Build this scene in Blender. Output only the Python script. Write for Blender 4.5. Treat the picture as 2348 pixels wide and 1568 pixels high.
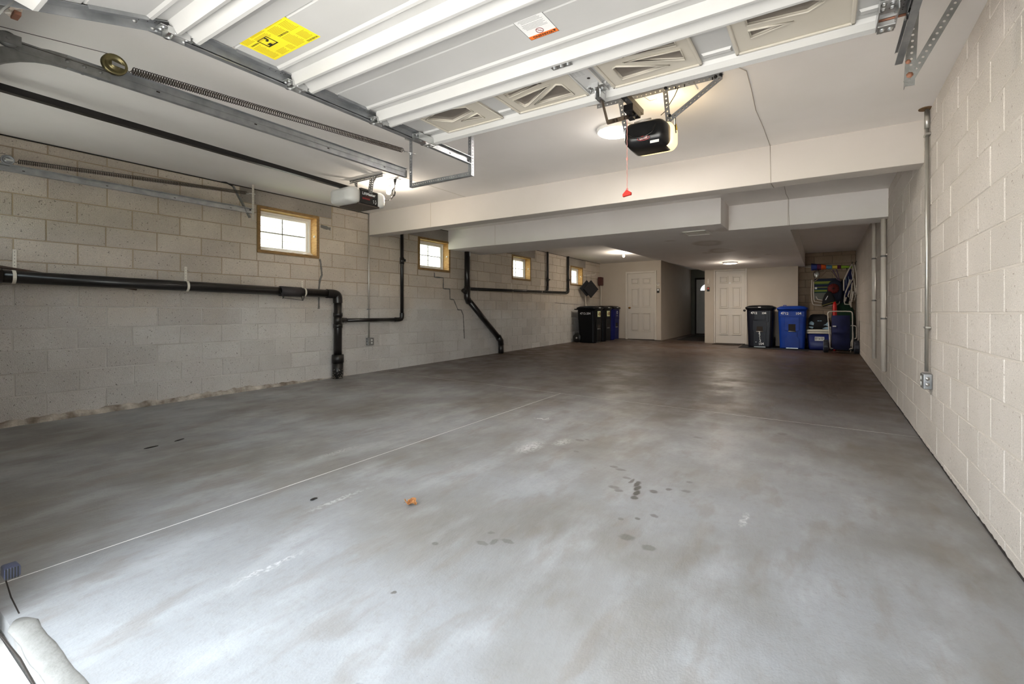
import bpy, bmesh, math, random
from mathutils import Vector, Matrix, Euler
random.seed(7)
for _o in list(bpy.data.objects):
    bpy.data.objects.remove(_o)
SC = bpy.context.scene
COL = SC.collection
PI = math.pi
R = math.radians

# ------------------------------------------------------------------ camera, sky, exposure
F, CX, HY, CAMZ = 1049.0, 1265.0, 716.0, 1.09
TH = math.atan((1888.0 - CX) / F)
cam = bpy.data.cameras.new('camera')
cam.sensor_fit = 'HORIZONTAL'; cam.sensor_width = 36.0
cam.lens = F / 2348.0 * 36.0
cam.shift_x = -(CX - 1174.0) / 2348.0
cam.shift_y = -(784.0 - HY) / 2348.0
cam.clip_start = 0.02; cam.clip_end = 200
camo = bpy.data.objects.new('camera', cam); COL.objects.link(camo)
camo.location = (0, 0, CAMZ)
camo.rotation_euler = (PI / 2, 0, TH)
SC.camera = camo

SC.view_settings.view_transform = 'Standard'
SC.view_settings.look = 'None'
SC.view_settings.exposure = 0.97
SC.view_settings.gamma = 1.0
SC.view_settings.use_curve_mapping = False
SC.cycles.max_bounces = 10
SC.cycles.diffuse_bounces = 6
SC.cycles.glossy_bounces = 4
SC.cycles.transparent_max_bounces = 12
SC.cycles.caustics_reflective = False
SC.cycles.caustics_refractive = False
SC.cycles.sample_clamp_indirect = 6.0
SC.cycles.use_denoising = True

SKY_STRENGTH = 3.9
W = bpy.data.worlds.new('overcast_sky'); SC.world = W; W.use_nodes = True
_bg = W.node_tree.nodes['Background']
_bg.inputs['Color'].default_value = (0.88, 0.95, 1.0, 1)
_bg.inputs['Strength'].default_value = SKY_STRENGTH

_sun = bpy.data.lights.new('sun', 'SUN'); _sun.energy = 28; _sun.color = (1.0, .97, .93); _sun.angle = R(.6)
_so = bpy.data.objects.new('sun', _sun); COL.objects.link(_so)
_so.rotation_euler = Vector((-.50, -.22, -.84)).to_track_quat('-Z', 'Y').to_euler()   # travels left and away from the doorway

def lamp(name, loc, power, color, radius=0.03, label=None):
    l = bpy.data.lights.new(name, 'POINT'); l.energy = power; l.color = color; l.shadow_soft_size = radius
    o = bpy.data.objects.new(name, l); COL.objects.link(o); o.location = loc
    return o

# ------------------------------------------------------------------ helpers
def lin(c):
    def f(v):
        v = v / 255.0
        return v / 12.92 if v <= 0.04045 else ((v + 0.055) / 1.055) ** 2.4
    return (f(c[0]), f(c[1]), f(c[2]), 1.0)

WL = {}
def setp(o, label=None, cat=None, group=None, kind=None):
    if label: o['label'] = label
    if cat: o['category'] = cat
    if group: o['group'] = group
    if kind: o['kind'] = kind
    return o

def thing(name, loc, label=None, cat=None, group=None, kind=None):
    o = bpy.data.objects.new(name, None); COL.objects.link(o)
    o.empty_display_size = 0.1
    o.location = loc; WL[o] = Vector(loc)
    return setp(o, label, cat, group, kind)

STUFF = {'bolts','tread','slot','punched_holes','screws','sticker_print','label_print','rivets','white_marks','stamped_text','knockout','top_vents','ribs','scrap'}
class MB:
    def __init__(s, M=None):
        s.v = []; s.f = []; s.sm = []; s.M = M
    def P(s, p):
        p = Vector(p)
        if s.M is not None: p = s.M @ p
        s.v.append(p); return len(s.v) - 1
    def face(s, pts, smooth=False):
        s.f.append([s.P(p) for p in pts]); s.sm.append(smooth)
    def box(s, x0, x1, y0, y1, z0, z1):
        i = [s.P(p) for p in ((x0,y0,z0),(x1,y0,z0),(x1,y1,z0),(x0,y1,z0),(x0,y0,z1),(x1,y0,z1),(x1,y1,z1),(x0,y1,z1))]
        for q in ((0,3,2,1),(4,5,6,7),(0,1,5,4),(1,2,6,5),(2,3,7,6),(3,0,4,7)):
            s.f.append([i[k] for k in q]); s.sm.append(False)
        return s
    def hexa(s, b, t):
        i = [s.P(p) for p in list(b) + list(t)]
        n = len(b)
        s.f.append([i[k] for k in range(n)][::-1]); s.sm.append(False)
        s.f.append([i[n + k] for k in range(n)]); s.sm.append(False)
        for k in range(n):
            s.f.append([i[k], i[(k+1) % n], i[n+(k+1) % n], i[n+k]]); s.sm.append(False)
        return s
    def prism(s, poly, o, u, v, w):
        o = Vector(o); u = Vector(u); v = Vector(v); w = Vector(w)
        a = [o + u*p[0] + v*p[1] for p in poly]
        return s.hexa(a, [p + w for p in a])
    def rings(s, rings, smooth=True, closed=False, caps=True):
        n = len(rings[0]); idx = [[s.P(p) for p in r] for r in rings]
        m = len(rings)
        for k in range(m if closed else m - 1):
            a, b = idx[k], idx[(k+1) % m]
            for j in range(n):
                s.f.append([a[j], a[(j+1) % n], b[(j+1) % n], b[j]]); s.sm.append(smooth)
        if caps and not closed:
            s.f.append(idx[0][::-1]); s.sm.append(False)
            s.f.append(idx[-1]); s.sm.append(False)
        return s
    def tube(s, path, r, n=10, closed=False, caps=True):
        P = [Vector(p) for p in path]; m = len(P)
        rr = r if isinstance(r, (list, tuple)) else [r] * m
        T = []
        for k in range(m):
            if closed: t = P[(k+1) % m] - P[k-1]
            elif k == 0: t = P[1] - P[0]
            elif k == m-1: t = P[-1] - P[-2]
            else: t = (P[k+1]-P[k]).normalized() + (P[k]-P[k-1]).normalized()
            T.append(t.normalized())
        a = Vector((0,0,1)) if abs(T[0].z) < 0.9 else Vector((1,0,0))
        N = (a - T[0]*a.dot(T[0])).normalized()
        out = []
        for k in range(m):
            if k:
                N = N - T[k]*N.dot(T[k])
                N = N.normalized() if N.length > 1e-6 else T[k].orthogonal().normalized()
            B = T[k].cross(N)
            out.append([P[k] + (N*math.cos(2*PI*j/n) + B*math.sin(2*PI*j/n))*rr[k] for j in range(n)])
        return s.rings(out, True, closed, caps)
    def cyl(s, p0, p1, r, r1=None, n=16):
        return s.tube([p0, p1], [r, r if r1 is None else r1], n)
    def lathe(s, prof, o, ax=(0,0,1), n=20):
        ax = Vector(ax).normalized(); o = Vector(o); N = ax.orthogonal().normalized(); B = ax.cross(N)
        out = [[o + ax*z + (N*math.cos(2*PI*j/n)+B*math.sin(2*PI*j/n))*max(r, 1e-4) for j in range(n)] for r, z in prof]
        return s.rings(out)
    def ell(s, c, rx, ry, rz, n=14, m=8):
        c = Vector(c)
        out = []
        for k in range(m+1):
            a = -PI/2 + PI*k/m; cr = max(math.cos(a), 1e-3); z = math.sin(a)
            out.append([c + Vector((rx*cr*math.cos(2*PI*j/n), ry*cr*math.sin(2*PI*j/n), rz*z)) for j in range(n)])
        return s.rings(out)
    def build(s, name, mat, parent=None, bevel=0, seg=1, label=None, kind=None, sub=0):
        off = Vector((0,0,0))
        if parent is not None: off = WL.get(parent, Vector((0,0,0)))
        me = bpy.data.meshes.new(name)
        if parent is None and s.v:
            xs = [p.x for p in s.v]; ys = [p.y for p in s.v]; zs = [p.z for p in s.v]
            loc = Vector(((min(xs)+max(xs))/2, (min(ys)+max(ys))/2, min(zs)))
        else: loc = None
        o2 = loc if loc is not None else off
        me.from_pydata([tuple(p - o2) for p in s.v], [], s.f)
        me.polygons.foreach_set('use_smooth', s.sm)
        me.materials.append(mat); me.update()
        bm = bmesh.new(); bm.from_mesh(me); bmesh.ops.recalc_face_normals(bm, faces=bm.faces); bm.to_mesh(me); bm.free()
        o = bpy.data.objects.new(name, me); COL.objects.link(o)
        if loc is not None: o.location = loc
        if parent is not None: o.parent = parent; WL[o] = off
        else: WL[o] = loc
        if bevel:
            b = o.modifiers.new('bevel', 'BEVEL'); b.width = bevel; b.segments = seg; b.limit_method = 'ANGLE'; b.angle_limit = R(40)
            if seg > 1:
                me.polygons.foreach_set('use_smooth', [True]*len(me.polygons))
                w = o.modifiers.new('wn', 'WEIGHTED_NORMAL'); w.keep_sharp = False
        if sub:
            q = o.modifiers.new('sub', 'SUBSURF'); q.levels = sub; q.render_levels = sub
        if label: o['label'] = label
        if name in STUFF: kind = 'stuff'
        if kind: o['kind'] = kind
        return o

def arc(c, r, a0, a1, n, plane='yz', x=0):
    out = []
    for k in range(n+1):
        a = R(a0 + (a1-a0)*k/n)
        if plane == 'yz': out.append((x, c[0]+r*math.cos(a), c[1]+r*math.sin(a)))
        elif plane == 'xz': out.append((c[0]+r*math.cos(a), x, c[1]+r*math.sin(a)))
        else: out.append((c[0]+r*math.cos(a), c[1]+r*math.sin(a), x))
    return out

def text(s, size, mat, parent, o, u, v, name='lettering', depth=0.0006, bold=0.0, label=None, align='CENTER'):
    """flat lettering: origin o, reading direction u, up direction v"""
    c = bpy.data.curves.new(name, 'FONT'); c.body = s; c.size = size; c.extrude = depth/2; c.offset = bold
    c.align_x = align; c.align_y = 'CENTER'; c.resolution_u = 2
    t = bpy.data.objects.new('tmp', c); COL.objects.link(t)
    dg = bpy.context.evaluated_depsgraph_get(); dg.update()
    me = bpy.data.meshes.new_from_object(t.evaluated_get(dg))
    bpy.data.objects.remove(t)
    u = Vector(u).normalized(); v = Vector(v).normalized(); w = u.cross(v)
    M = Matrix(((u.x,v.x,w.x,0),(u.y,v.y,w.y,0),(u.z,v.z,w.z,0),(0,0,0,1)))
    off = WL.get(parent, Vector((0,0,0)))
    me.transform(Matrix.Translation(Vector(o)-off) @ M)
    me.materials.clear(); me.materials.append(mat)
    ob = bpy.data.objects.new(name, me); COL.objects.link(ob)
    ob.parent = parent; WL[ob] = off
    if label: ob['label'] = label
    return ob

# ------------------------------------------------------------------ materials
def newmat(name):
    m = bpy.data.materials.new(name); m.use_nodes = True
    nt = m.node_tree; b = nt.nodes['Principled BSDF']
    return m, nt, b

def N(nt, t, **k):
    n = nt.nodes.new(t)
    for a, b in k.items(): setattr(n, a, b)
    return n

def mat(name, c, rough=0.5, metal=0.0, c2=None, scale=8.0, amt=0.35, bump=0.0, bscale=60.0, detail=6, stretch=None, coat=0.0, rand=0.0, spec=None, world=True):
    m, nt, b = newmat(name); L = nt.links.new
    b.inputs['Roughness'].default_value = rough; b.inputs['Metallic'].default_value = metal
    if coat: b.inputs['Coat Weight'].default_value = coat
    if spec is not None: b.inputs['Specular IOR Level'].default_value = spec
    if world: vec = N(nt, 'ShaderNodeNewGeometry').outputs['Position']
    else: vec = N(nt, 'ShaderNodeTexCoord').outputs['Object']
    if stretch:
        mp = N(nt, 'ShaderNodeMapping'); mp.inputs['Scale'].default_value = stretch; L(vec, mp.inputs['Vector']); vec = mp.outputs[0]
    no = N(nt, 'ShaderNodeTexNoise'); no.inputs['Scale'].default_value = scale; no.inputs['Detail'].default_value = detail
    L(vec, no.inputs['Vector'])
    cr = N(nt, 'ShaderNodeMapRange'); cr.inputs['From Min'].default_value = 0.3; cr.inputs['From Max'].default_value = 0.7
    cr.inputs['To Max'].default_value = 1.0 if c2 else amt
    L(no.outputs['Fac'], cr.inputs['Value'])
    mx = N(nt, 'ShaderNodeMix', data_type='RGBA')
    mx.inputs['A'].default_value = lin(c); mx.inputs['B'].default_value = lin(c2) if c2 else lin([v*0.86 for v in c])
    L(cr.outputs[0], mx.inputs['Factor'])
    out = mx.outputs['Result']
    if rand:
        oi = N(nt, 'ShaderNodeObjectInfo'); mr = N(nt, 'ShaderNodeMapRange')
        mr.inputs['To Min'].default_value = 1-rand; mr.inputs['To Max'].default_value = 1+rand
        L(oi.outputs['Random'], mr.inputs['Value'])
        vm = N(nt, 'ShaderNodeVectorMath', operation='SCALE'); L(out, vm.inputs[0]); L(mr.outputs[0], vm.inputs['Scale']); out = vm.outputs[0]
    L(out, b.inputs['Base Color'])
    if bump:
        n2 = N(nt, 'ShaderNodeTexNoise'); n2.inputs['Scale'].default_value = bscale; n2.inputs['Detail'].default_value = 4; L(vec, n2.inputs['Vector'])
        bp = N(nt, 'ShaderNodeBump'); bp.inputs['Strength'].default_value = bump; bp.inputs['Distance'].default_value = 0.01
        L(n2.outputs['Fac'], bp.inputs['Height']); L(bp.outputs[0], b.inputs['Normal'])
    return m

def emis(name, c, strength):
    m, nt, b = newmat(name)
    b.inputs['Base Color'].default_value = lin(c)
    b.inputs['Emission Color'].default_value = lin(c); b.inputs['Emission Strength'].default_value = strength
    return m

def glass(name, tint=(235,240,240), gloss=0.10, rough=0.02):
    m = bpy.data.materials.new(name); m.use_nodes = True; nt = m.node_tree; nt.nodes.clear(); L = nt.links.new
    t = N(nt, 'ShaderNodeBsdfTransparent'); t.inputs[0].default_value = lin(tint)
    g = N(nt, 'ShaderNodeBsdfGlossy'); g.inputs['Roughness'].default_value = rough
    x = N(nt, 'ShaderNodeMixShader'); x.inputs[0].default_value = gloss
    o = N(nt, 'ShaderNodeOutputMaterial')
    L(t.outputs[0], x.inputs[1]); L(g.outputs[0], x.inputs[2]); L(x.outputs[0], o.inputs[0])
    return m

def math_n(nt, op, a, b=None, clamp=False):
    n = N(nt, 'ShaderNodeMath', operation=op, use_clamp=clamp)
    for i, q in enumerate((a, b)):
        if q is None: continue
        if isinstance(q, (int, float)): n.inputs[i].default_value = q
        else: nt.links.new(q, n.inputs[i])
    return n.outputs[0]

def spots(nt, pos, lst, wob, soft=0.35):
    """marks with a shape of their own: list of (x, y, rx, ry, strength), returned as one factor"""
    L = nt.links.new; acc = None
    add = N(nt, 'ShaderNodeVectorMath', operation='ADD'); L(pos, add.inputs[0]); L(wob, add.inputs[1])
    for (x, y, rx, ry, st) in lst:
        sb = N(nt, 'ShaderNodeVectorMath', operation='SUBTRACT'); L(add.outputs[0], sb.inputs[0]); sb.inputs[1].default_value = (x, y, 0)
        ml = N(nt, 'ShaderNodeVectorMath', operation='MULTIPLY'); L(sb.outputs[0], ml.inputs[0]); ml.inputs[1].default_value = (1/rx, 1/ry, 0)
        ln = N(nt, 'ShaderNodeVectorMath', operation='LENGTH'); L(ml.outputs[0], ln.inputs[0])
        mr = N(nt, 'ShaderNodeMapRange', interpolation_type='SMOOTHSTEP')
        mr.inputs['From Min'].default_value = 1.0; mr.inputs['From Max'].default_value = 1.0 - soft
        mr.inputs['To Max'].default_value = st; L(ln.outputs['Value'], mr.inputs['Value'])
        acc = mr.outputs[0] if acc is None else math_n(nt, 'MAXIMUM', acc, mr.outputs[0])
    return acc

def wobble(nt, pos, scale, amp):
    L = nt.links.new
    n = N(nt, 'ShaderNodeTexNoise'); n.inputs['Scale'].default_value = scale; n.inputs['Detail'].default_value = 4; L(pos, n.inputs['Vector'])
    s = N(nt, 'ShaderNodeVectorMath', operation='SUBTRACT'); L(n.outputs['Color'], s.inputs[0]); s.inputs[1].default_value = (.5,.5,.5)
    k = N(nt, 'ShaderNodeVectorMath', operation='SCALE'); L(s.outputs[0], k.inputs[0]); k.inputs['Scale'].default_value = amp*2
    return k.outputs[0]

def mixc(nt, fac, a, b):
    m = N(nt, 'ShaderNodeMix', data_type='RGBA')
    if isinstance(fac, float): m.inputs['Factor'].default_value = fac
    else: nt.links.new(fac, m.inputs['Factor'])
    for k, q in (('A', a), ('B', b)):
        if isinstance(q, tuple): m.inputs[k].default_value = q
        else: nt.links.new(q, m.inputs[k])
    return m.outputs['Result']

def noise_f(nt, pos, scale, lo, hi, stretch=None, detail=6, rough=0.55, seed=0.0):
    L = nt.links.new
    if stretch or seed:
        mp = N(nt, 'ShaderNodeMapping'); mp.inputs['Scale'].default_value = stretch or (1,1,1); mp.inputs['Location'].default_value = (seed,seed,seed); L(pos, mp.inputs[0]); pos = mp.outputs[0]
    n = N(nt, 'ShaderNodeTexNoise'); n.inputs['Scale'].default_value = scale; n.inputs['Detail'].default_value = detail; n.inputs['Roughness'].default_value = rough
    L(pos, n.inputs['Vector'])
    m = N(nt, 'ShaderNodeMapRange', interpolation_type='SMOOTHSTEP'); m.inputs['From Min'].default_value = lo; m.inputs['From Max'].default_value = hi
    L(n.outputs['Fac'], m.inputs['Value']); return m.outputs[0]

def bumpn(nt, b, height, strength, dist=0.01):
    bp = N(nt, 'ShaderNodeBump'); bp.inputs['Strength'].default_value = strength; bp.inputs['Distance'].default_value = dist
    nt.links.new(height, bp.inputs['Height']); nt.links.new(bp.outputs[0], b.inputs['Normal'])

# concrete floor -----------------------------------------------------
m, nt, b = newmat('floor_concrete'); L = nt.links.new
pos = N(nt, 'ShaderNodeNewGeometry').outputs['Position']
c = mixc(nt, noise_f(nt, pos, 0.9, .35, .68, seed=3.1), lin((148,151,155)), lin((124,122,120)))
c = mixc(nt, math_n(nt, 'MULTIPLY', noise_f(nt, pos, 2.6, .45, .75, stretch=(1.6,.7,1)), .5), c, lin((176,181,186)))
c = mixc(nt, math_n(nt, 'MULTIPLY', noise_f(nt, pos, 30, .45, .8), .35), c, lin((128,126,122)))
c = mixc(nt, math_n(nt, 'MULTIPLY', noise_f(nt, pos, 5, .52, .66, stretch=(1.4,.5,1), seed=9), .35), c, lin((120,112,104)))
# brown dirt tint; darkening with depth paints the daylight's falloff into the floor
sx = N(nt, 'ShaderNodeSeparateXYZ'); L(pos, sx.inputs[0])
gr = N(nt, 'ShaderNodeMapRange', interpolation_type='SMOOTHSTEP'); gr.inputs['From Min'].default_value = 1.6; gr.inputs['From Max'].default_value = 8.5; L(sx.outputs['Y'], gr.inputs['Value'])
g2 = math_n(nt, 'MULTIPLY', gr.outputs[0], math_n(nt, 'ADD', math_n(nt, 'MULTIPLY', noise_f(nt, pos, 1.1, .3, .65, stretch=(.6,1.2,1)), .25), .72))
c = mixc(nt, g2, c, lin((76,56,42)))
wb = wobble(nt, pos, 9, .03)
grime_shade = spots(nt, pos, [(-4.9,10.0,1.0,1.6,.55),(-4.3,8.2,.7,1.0,.35),(-1.0,8.6,.5,.35,.75),(-.55,8.9,.45,.25,.6),(-1.4,7.4,.4,.18,.5),(-4.0,3.0,.9,1.5,.12),(-4.7,1.6,1.6,1.9,.12),(-2.3,5.6,.5,.8,.25)], wobble(nt, pos, 1.2, .5), .9)  # dirt patches; the two faint left ones paint in shade by the shut door
c = mixc(nt, grime_shade, c, lin((72,62,54)))
oil = spots(nt, pos, [(-1.23,2.90,.035,.025,.6),(-1.17,2.875,.05,.02,.55),(-1.035,2.73,.018,.05,.85),(-.99,2.70,.022,.06,.95),(-.965,2.64,.022,.06,.95),(-.945,2.57,.022,.055,.95),(-.935,2.50,.03,.03,.85),
   (-1.09,2.58,.05,.025,.6),(-1.05,2.55,.035,.022,.6),(-.865,2.645,.035,.03,.8),(-.80,2.72,.022,.02,.7),(-1.08,2.76,.035,.02,.5),(-.70,2.75,.035,.022,.5),(-.765,2.345,.025,.022,.6),(-.83,2.27,.018,.018,.7),
   (-.905,2.22,.022,.018,.4),(-.805,2.06,.045,.035,.55),(-.685,2.025,.04,.03,.5),(-1.36,1.66,.04,.02,.45),(-1.32,1.70,.02,.04,.45),(-1.27,1.735,.045,.018,.45),(-1.385,1.76,.02,.012,.4),(-1.545,1.545,.022,.018,.55),
   (-1.70,3.31,.05,.03,.55),(-1.66,3.36,.03,.02,.5),(-1.33,2.81,.012,.012,.5),(-1.42,1.2,.012,.012,.8),(-1.16,.86,.02,.014,.4),(-1.60,3.05,.03,.02,.4),(-.72,2.9,.03,.02,.4),(-.9,3.9,.05,.03,.4),(-.3,4.4,.05,.05,.5)], wobble(nt, pos, 28, .016), .45)
c = mixc(nt, oil, c, lin((78,74,70)))
chalk = spots(nt, pos, [(-2.33,3.73,.10,.02,.7),(-2.28,3.78,.02,.05,.6),(-1.95,2.95,.11,.22,.45),(-1.8,3.2,.08,.14,.4),(-2.35,1.6,.03,.25,.35),(-2.0,1.05,.02,.2,.4),(-3.1,2.1,.05,.3,.25),(-.35,2.55,.02,.12,.4)], wobble(nt, pos, 30, .04), .9)
chalk = math_n(nt, 'MULTIPLY', chalk, noise_f(nt, pos, 55, .4, .55))
c = mixc(nt, chalk, c, lin((232,234,236)))
speck = noise_f(nt, pos, 160, .71, .76, detail=2)
c = mixc(nt, math_n(nt, 'MULTIPLY', speck, .5), c, lin((90,88,85)))
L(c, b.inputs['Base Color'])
ro = N(nt, 'ShaderNodeMapRange'); ro.inputs['To Min'].default_value = .34; ro.inputs['To Max'].default_value = .58
L(noise_f(nt, pos, 3.5, .3, .7), ro.inputs['Value']); L(ro.outputs[0], b.inputs['Roughness'])
h = math_n(nt, 'ADD', noise_f(nt, pos, 14, .3, .7, stretch=(1.4,.55,1), detail=8), math_n(nt, 'MULTIPLY', noise_f(nt, pos, 120, .3, .7), .25))
bumpn(nt, b, h, .22, .006)
b.inputs['Specular IOR Level'].default_value = .32
M_FLOOR = m

# concrete block -----------------------------------------------------
def block_mat(name, cA, cB, cPit, rand, bump, upper=None):
    m, nt, b = newmat(name); L = nt.links.new
    pos = N(nt, 'ShaderNodeNewGeometry').outputs['Position']
    c = mixc(nt, noise_f(nt, pos, 1.6, .3, .7), lin(cA), lin(cB))
    if upper:
        sx = N(nt, 'ShaderNodeSeparateXYZ'); L(pos, sx.inputs[0])
        g = N(nt, 'ShaderNodeMapRange', interpolation_type='SMOOTHSTEP'); g.inputs['From Min'].default_value = 1.0; g.inputs['From Max'].default_value = 1.8
        L(math_n(nt, 'ADD', sx.outputs['Z'], math_n(nt, 'MULTIPLY', noise_f(nt, pos, 2, .3, .7), .3)), g.inputs['Value'])
        c = mixc(nt, g.outputs[0], c, mixc(nt, noise_f(nt, pos, 2.2, .3, .7), lin(upper), lin([v*.93 for v in upper])))
    oi = N(nt, 'ShaderNodeObjectInfo')
    mr = N(nt, 'ShaderNodeMapRange'); mr.inputs['To Min'].default_value = 1-rand; mr.inputs['To Max'].default_value = 1+rand*.6; L(oi.outputs['Random'], mr.inputs['Value'])
    fine = N(nt, 'ShaderNodeMapRange'); fine.inputs['To Min'].default_value = .86; fine.inputs['To Max'].default_value = 1.1; L(noise_f(nt, pos, 190, .3, .7, detail=3), fine.inputs['Value'])
    mm = math_n(nt, 'MULTIPLY', mr.outputs[0], fine.outputs[0])
    vm = N(nt, 'ShaderNodeVectorMath', operation='SCALE'); L(c, vm.inputs[0]); L(mm, vm.inputs['Scale'])
    pit = noise_f(nt, pos, 62, .665, .72, detail=2, seed=4)
    c = mixc(nt, math_n(nt, 'MULTIPLY', pit, .7), vm.outputs[0], lin(cPit))
    L(c, b.inputs['Base Color']); b.inputs['Roughness'].default_value = .9; b.inputs['Specular IOR Level'].default_value = .2
    bumpn(nt, b, math_n(nt, 'SUBTRACT', noise_f(nt, pos, 130, .2, .8, detail=4), pit), bump, .006)
    return m
M_BLOCK_L = block_mat('grey_block', (208,206,203), (196,192,188), (80,72,64), .09, .8, upper=(208,197,184))  # cool lower, warm upper courses; the coolness is partly daylight put into the colour
M_BLOCK_R = block_mat('pale_block', (212,205,198), (203,196,188), (140,126,114), .035, .35)
M_BLOCK_D = block_mat('dark_block', (166,148,130), (150,132,114), (60,50,44), .10, .4)
M_LINTEL = block_mat('rough_lintel', (168,160,152), (142,136,130), (60,55,50), .05, .9)
m, nt, b = newmat('mortar_left'); L = nt.links.new
pos = N(nt, 'ShaderNodeNewGeometry').outputs['Position']; sx = N(nt, 'ShaderNodeSeparateXYZ'); L(pos, sx.inputs[0])
g = N(nt, 'ShaderNodeMapRange', interpolation_type='SMOOTHSTEP'); g.inputs['From Min'].default_value = 1.1; g.inputs['From Max'].default_value = 1.6; L(sx.outputs['Z'], g.inputs['Value'])
L(mixc(nt, g.outputs[0], mixc(nt, noise_f(nt, pos, 3, .3, .7), lin((206,204,200)), lin((180,176,170))), mixc(nt, noise_f(nt, pos, 3, .3, .7), lin((172,156,132)), lin((158,142,120)))), b.inputs['Base Color'])
b.inputs['Roughness'].default_value = .95; M_MORTAR_L = m
M_MORTAR_R = mat('mortar_right', (208,201,193), .95, c2=(196,188,178), scale=3, bump=.3, bscale=150)
M_MORTAR_D = mat('mortar_dark', (128,115,102), .95, c2=(110,98,86), scale=3, bump=.3, bscale=150)
M_LEDGE = mat('crumbled_mortar', (206,200,190), .95, c2=(110,98,86), scale=9, bump=.9, bscale=60)
M_CRACK = mat('grey_crack_filler', (112,110,108), .9, c2=(98,95,92), scale=20, bump=.3)
M_DARK = mat('dark_gap', (40,34,30), .95)

def wall_paint(name, c, c2, rough=.75, st=None, ring=None, scol=(165,150,132)):
    m, nt, b = newmat(name); L = nt.links.new
    pos = N(nt, 'ShaderNodeNewGeometry').outputs['Position']
    col = mixc(nt, noise_f(nt, pos, 1.3, .3, .7), lin(c), lin(c2))
    if st:
        w = wobble(nt, pos, 3.0, .10)
        f = spots(nt, pos, st, w, .5)
        if ring: f = math_n(nt, 'SUBTRACT', f, spots(nt, pos, ring, w, .5), clamp=True)
        col = mixc(nt, f, col, lin(scol))
    L(col, b.inputs['Base Color']); b.inputs['Roughness'].default_value = rough; b.inputs['Specular IOR Level'].default_value = .3
    bumpn(nt, b, noise_f(nt, pos, 90, .3, .7), .06, .004)
    return m
M_CEIL = wall_paint('ceiling_paint', (232,228,225), (226,222,218))
M_BEAM = wall_paint('beam_paint', (202,196,190), (197,191,184))
M_SOFF = wall_paint('soffit_paint', (236,233,231), (231,227,224),
    st=[(-1.72,8.2,.30,.42,.62),(-1.72,9.3,.30,.45,.62),(-2.0,9.5,.12,.2,.35),(-1.25,6.95,.16,.22,.35),(-1.6,7.0,.35,.2,.25),(-2.15,10.9,.25,.14,.4),(-1.3,10.8,.15,.3,.35),(-1.0,10.4,.08,.15,.3),(-2.2,7.6,.12,.08,.3)],
    ring=[(-1.72,8.2,.22,.30,.3),(-1.68,9.3,.21,.30,.25)])
M_WALL = wall_paint('wall_paint', (190,180,168), (183,172,159))
M_WALLF = wall_paint('front_wall_paint', (205,200,193), (198,192,184))
M_TRIMW = mat('white_trim', (206,199,190), .5, c2=(198,190,180), scale=4)
M_DOORW = mat('door_white', (196,190,183), .45, c2=(200,192,182), scale=3)
M_DOORF = mat('steel_door_grey', (170,168,164), .45)
M_WOOD = mat('golden_wood', (205,165,100), .65, c2=(168,122,62), scale=5, stretch=(3,3,22), bump=.15, bscale=30)
M_WOODD = mat('weathered_wood', (150,118,72), .7, c2=(108,80,46), scale=5, stretch=(3,3,22), bump=.15, bscale=30)
M_VINYL = mat('white_vinyl', (232,230,226), .4)
M_GLASS = glass('window_glass', (242,246,246), .06)
M_GLASSD = mat('garage_door_glass', (112,105,98), .12, c2=(98,92,86), scale=5)
M_SIDING = mat('cream_siding', (164,160,151), .7, c2=(158,153,144), scale=2)
M_DRIVE = mat('driveway_concrete', (192,189,185), .8, c2=(176,173,169), scale=2, bump=.4, bscale=60)
M_GRASS = mat('lawn', (96,110,62), .95, c2=(80,96,50), scale=12)
M_GALV = mat('galvanised_steel', (168,170,172), .42, .85, c2=(140,143,146), scale=14, amt=1, bump=.04)
M_GALVD = mat('dull_galvanised', (150,150,148), .55, .7, c2=(124,124,122), scale=20)
M_GALVW = mat('painted_strip', (205,198,188), .6, .1, c2=(190,182,170), scale=12)
M_CHROME = mat('zinc_steel', (205,206,206), .28, .95)
M_BRASSY = mat('brassy_zinc', (132,122,84), .35, .85, c2=(104,98,72), scale=20)
M_SPRING = mat('spring_steel', (70,62,56), .45, .8)
M_BLKST = mat('black_steel', (26,24,24), .38, .3)
M_BLKPL = mat('black_plastic', (16,16,17), .3, spec=.5)
M_ABS = mat('black_pipe', (20,19,20), .28, c2=(32,29,28), scale=8, spec=.5)
M_ABSD = mat('black_pipe_spattered', (22,21,21), .4, c2=(26,25,24), scale=8)
M_WSTEEL = mat('door_white_steel', (176,176,175), .42, c2=(170,170,168), scale=3)
M_WIVORY = mat('window_insert_ivory', (182,177,166), .45, c2=(176,170,158), scale=3)
M_YEL = mat('yellow_sticker', (232,214,40), .5)
M_YELD = mat('yellow_sticker_print', (178,158,30), .6)
M_INK = mat('black_ink', (32,28,24), .6)
M_INKG = mat('grey_ink', (150,150,148), .6)
M_ORNG = mat('orange_sticker', (222,110,30), .5)
M_PAPER = mat('white_sticker', (224,225,224), .5)
M_RED = mat('red_plastic', (206,40,28), .4)
M_REDD = mat('dark_red', (120,30,28), .6)
M_NAVYB = mat('navy_bin', (11,12,26), .34, c2=(8,9,19), scale=6, spec=.3)
M_BLKB = mat('black_bin', (11,12,16), .42, spec=.18)
M_BLUB = mat('blue_bin', (18,60,156), .4, c2=(15,50,134), scale=6, spec=.25)
M_DBLUB = mat('deep_blue_bin', (14,20,84), .42, spec=.18)
M_CHALK = mat('white_marker', (225,228,230), .7)
M_NAVY = mat('navy_fabric', (28,34,82), .85, c2=(22,27,66), scale=8)
M_COOL = mat('cooler_blue', (26,40,112), .4)
M_WPL = mat('white_plastic', (222,216,204), .45)
M_WTUBE = mat('white_tube', (214,206,196), .35)
M_ALU = mat('pale_aluminium', (190,184,176), .35, .6)
M_FBLK = mat('black_fabric', (18,18,22), .85)
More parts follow.
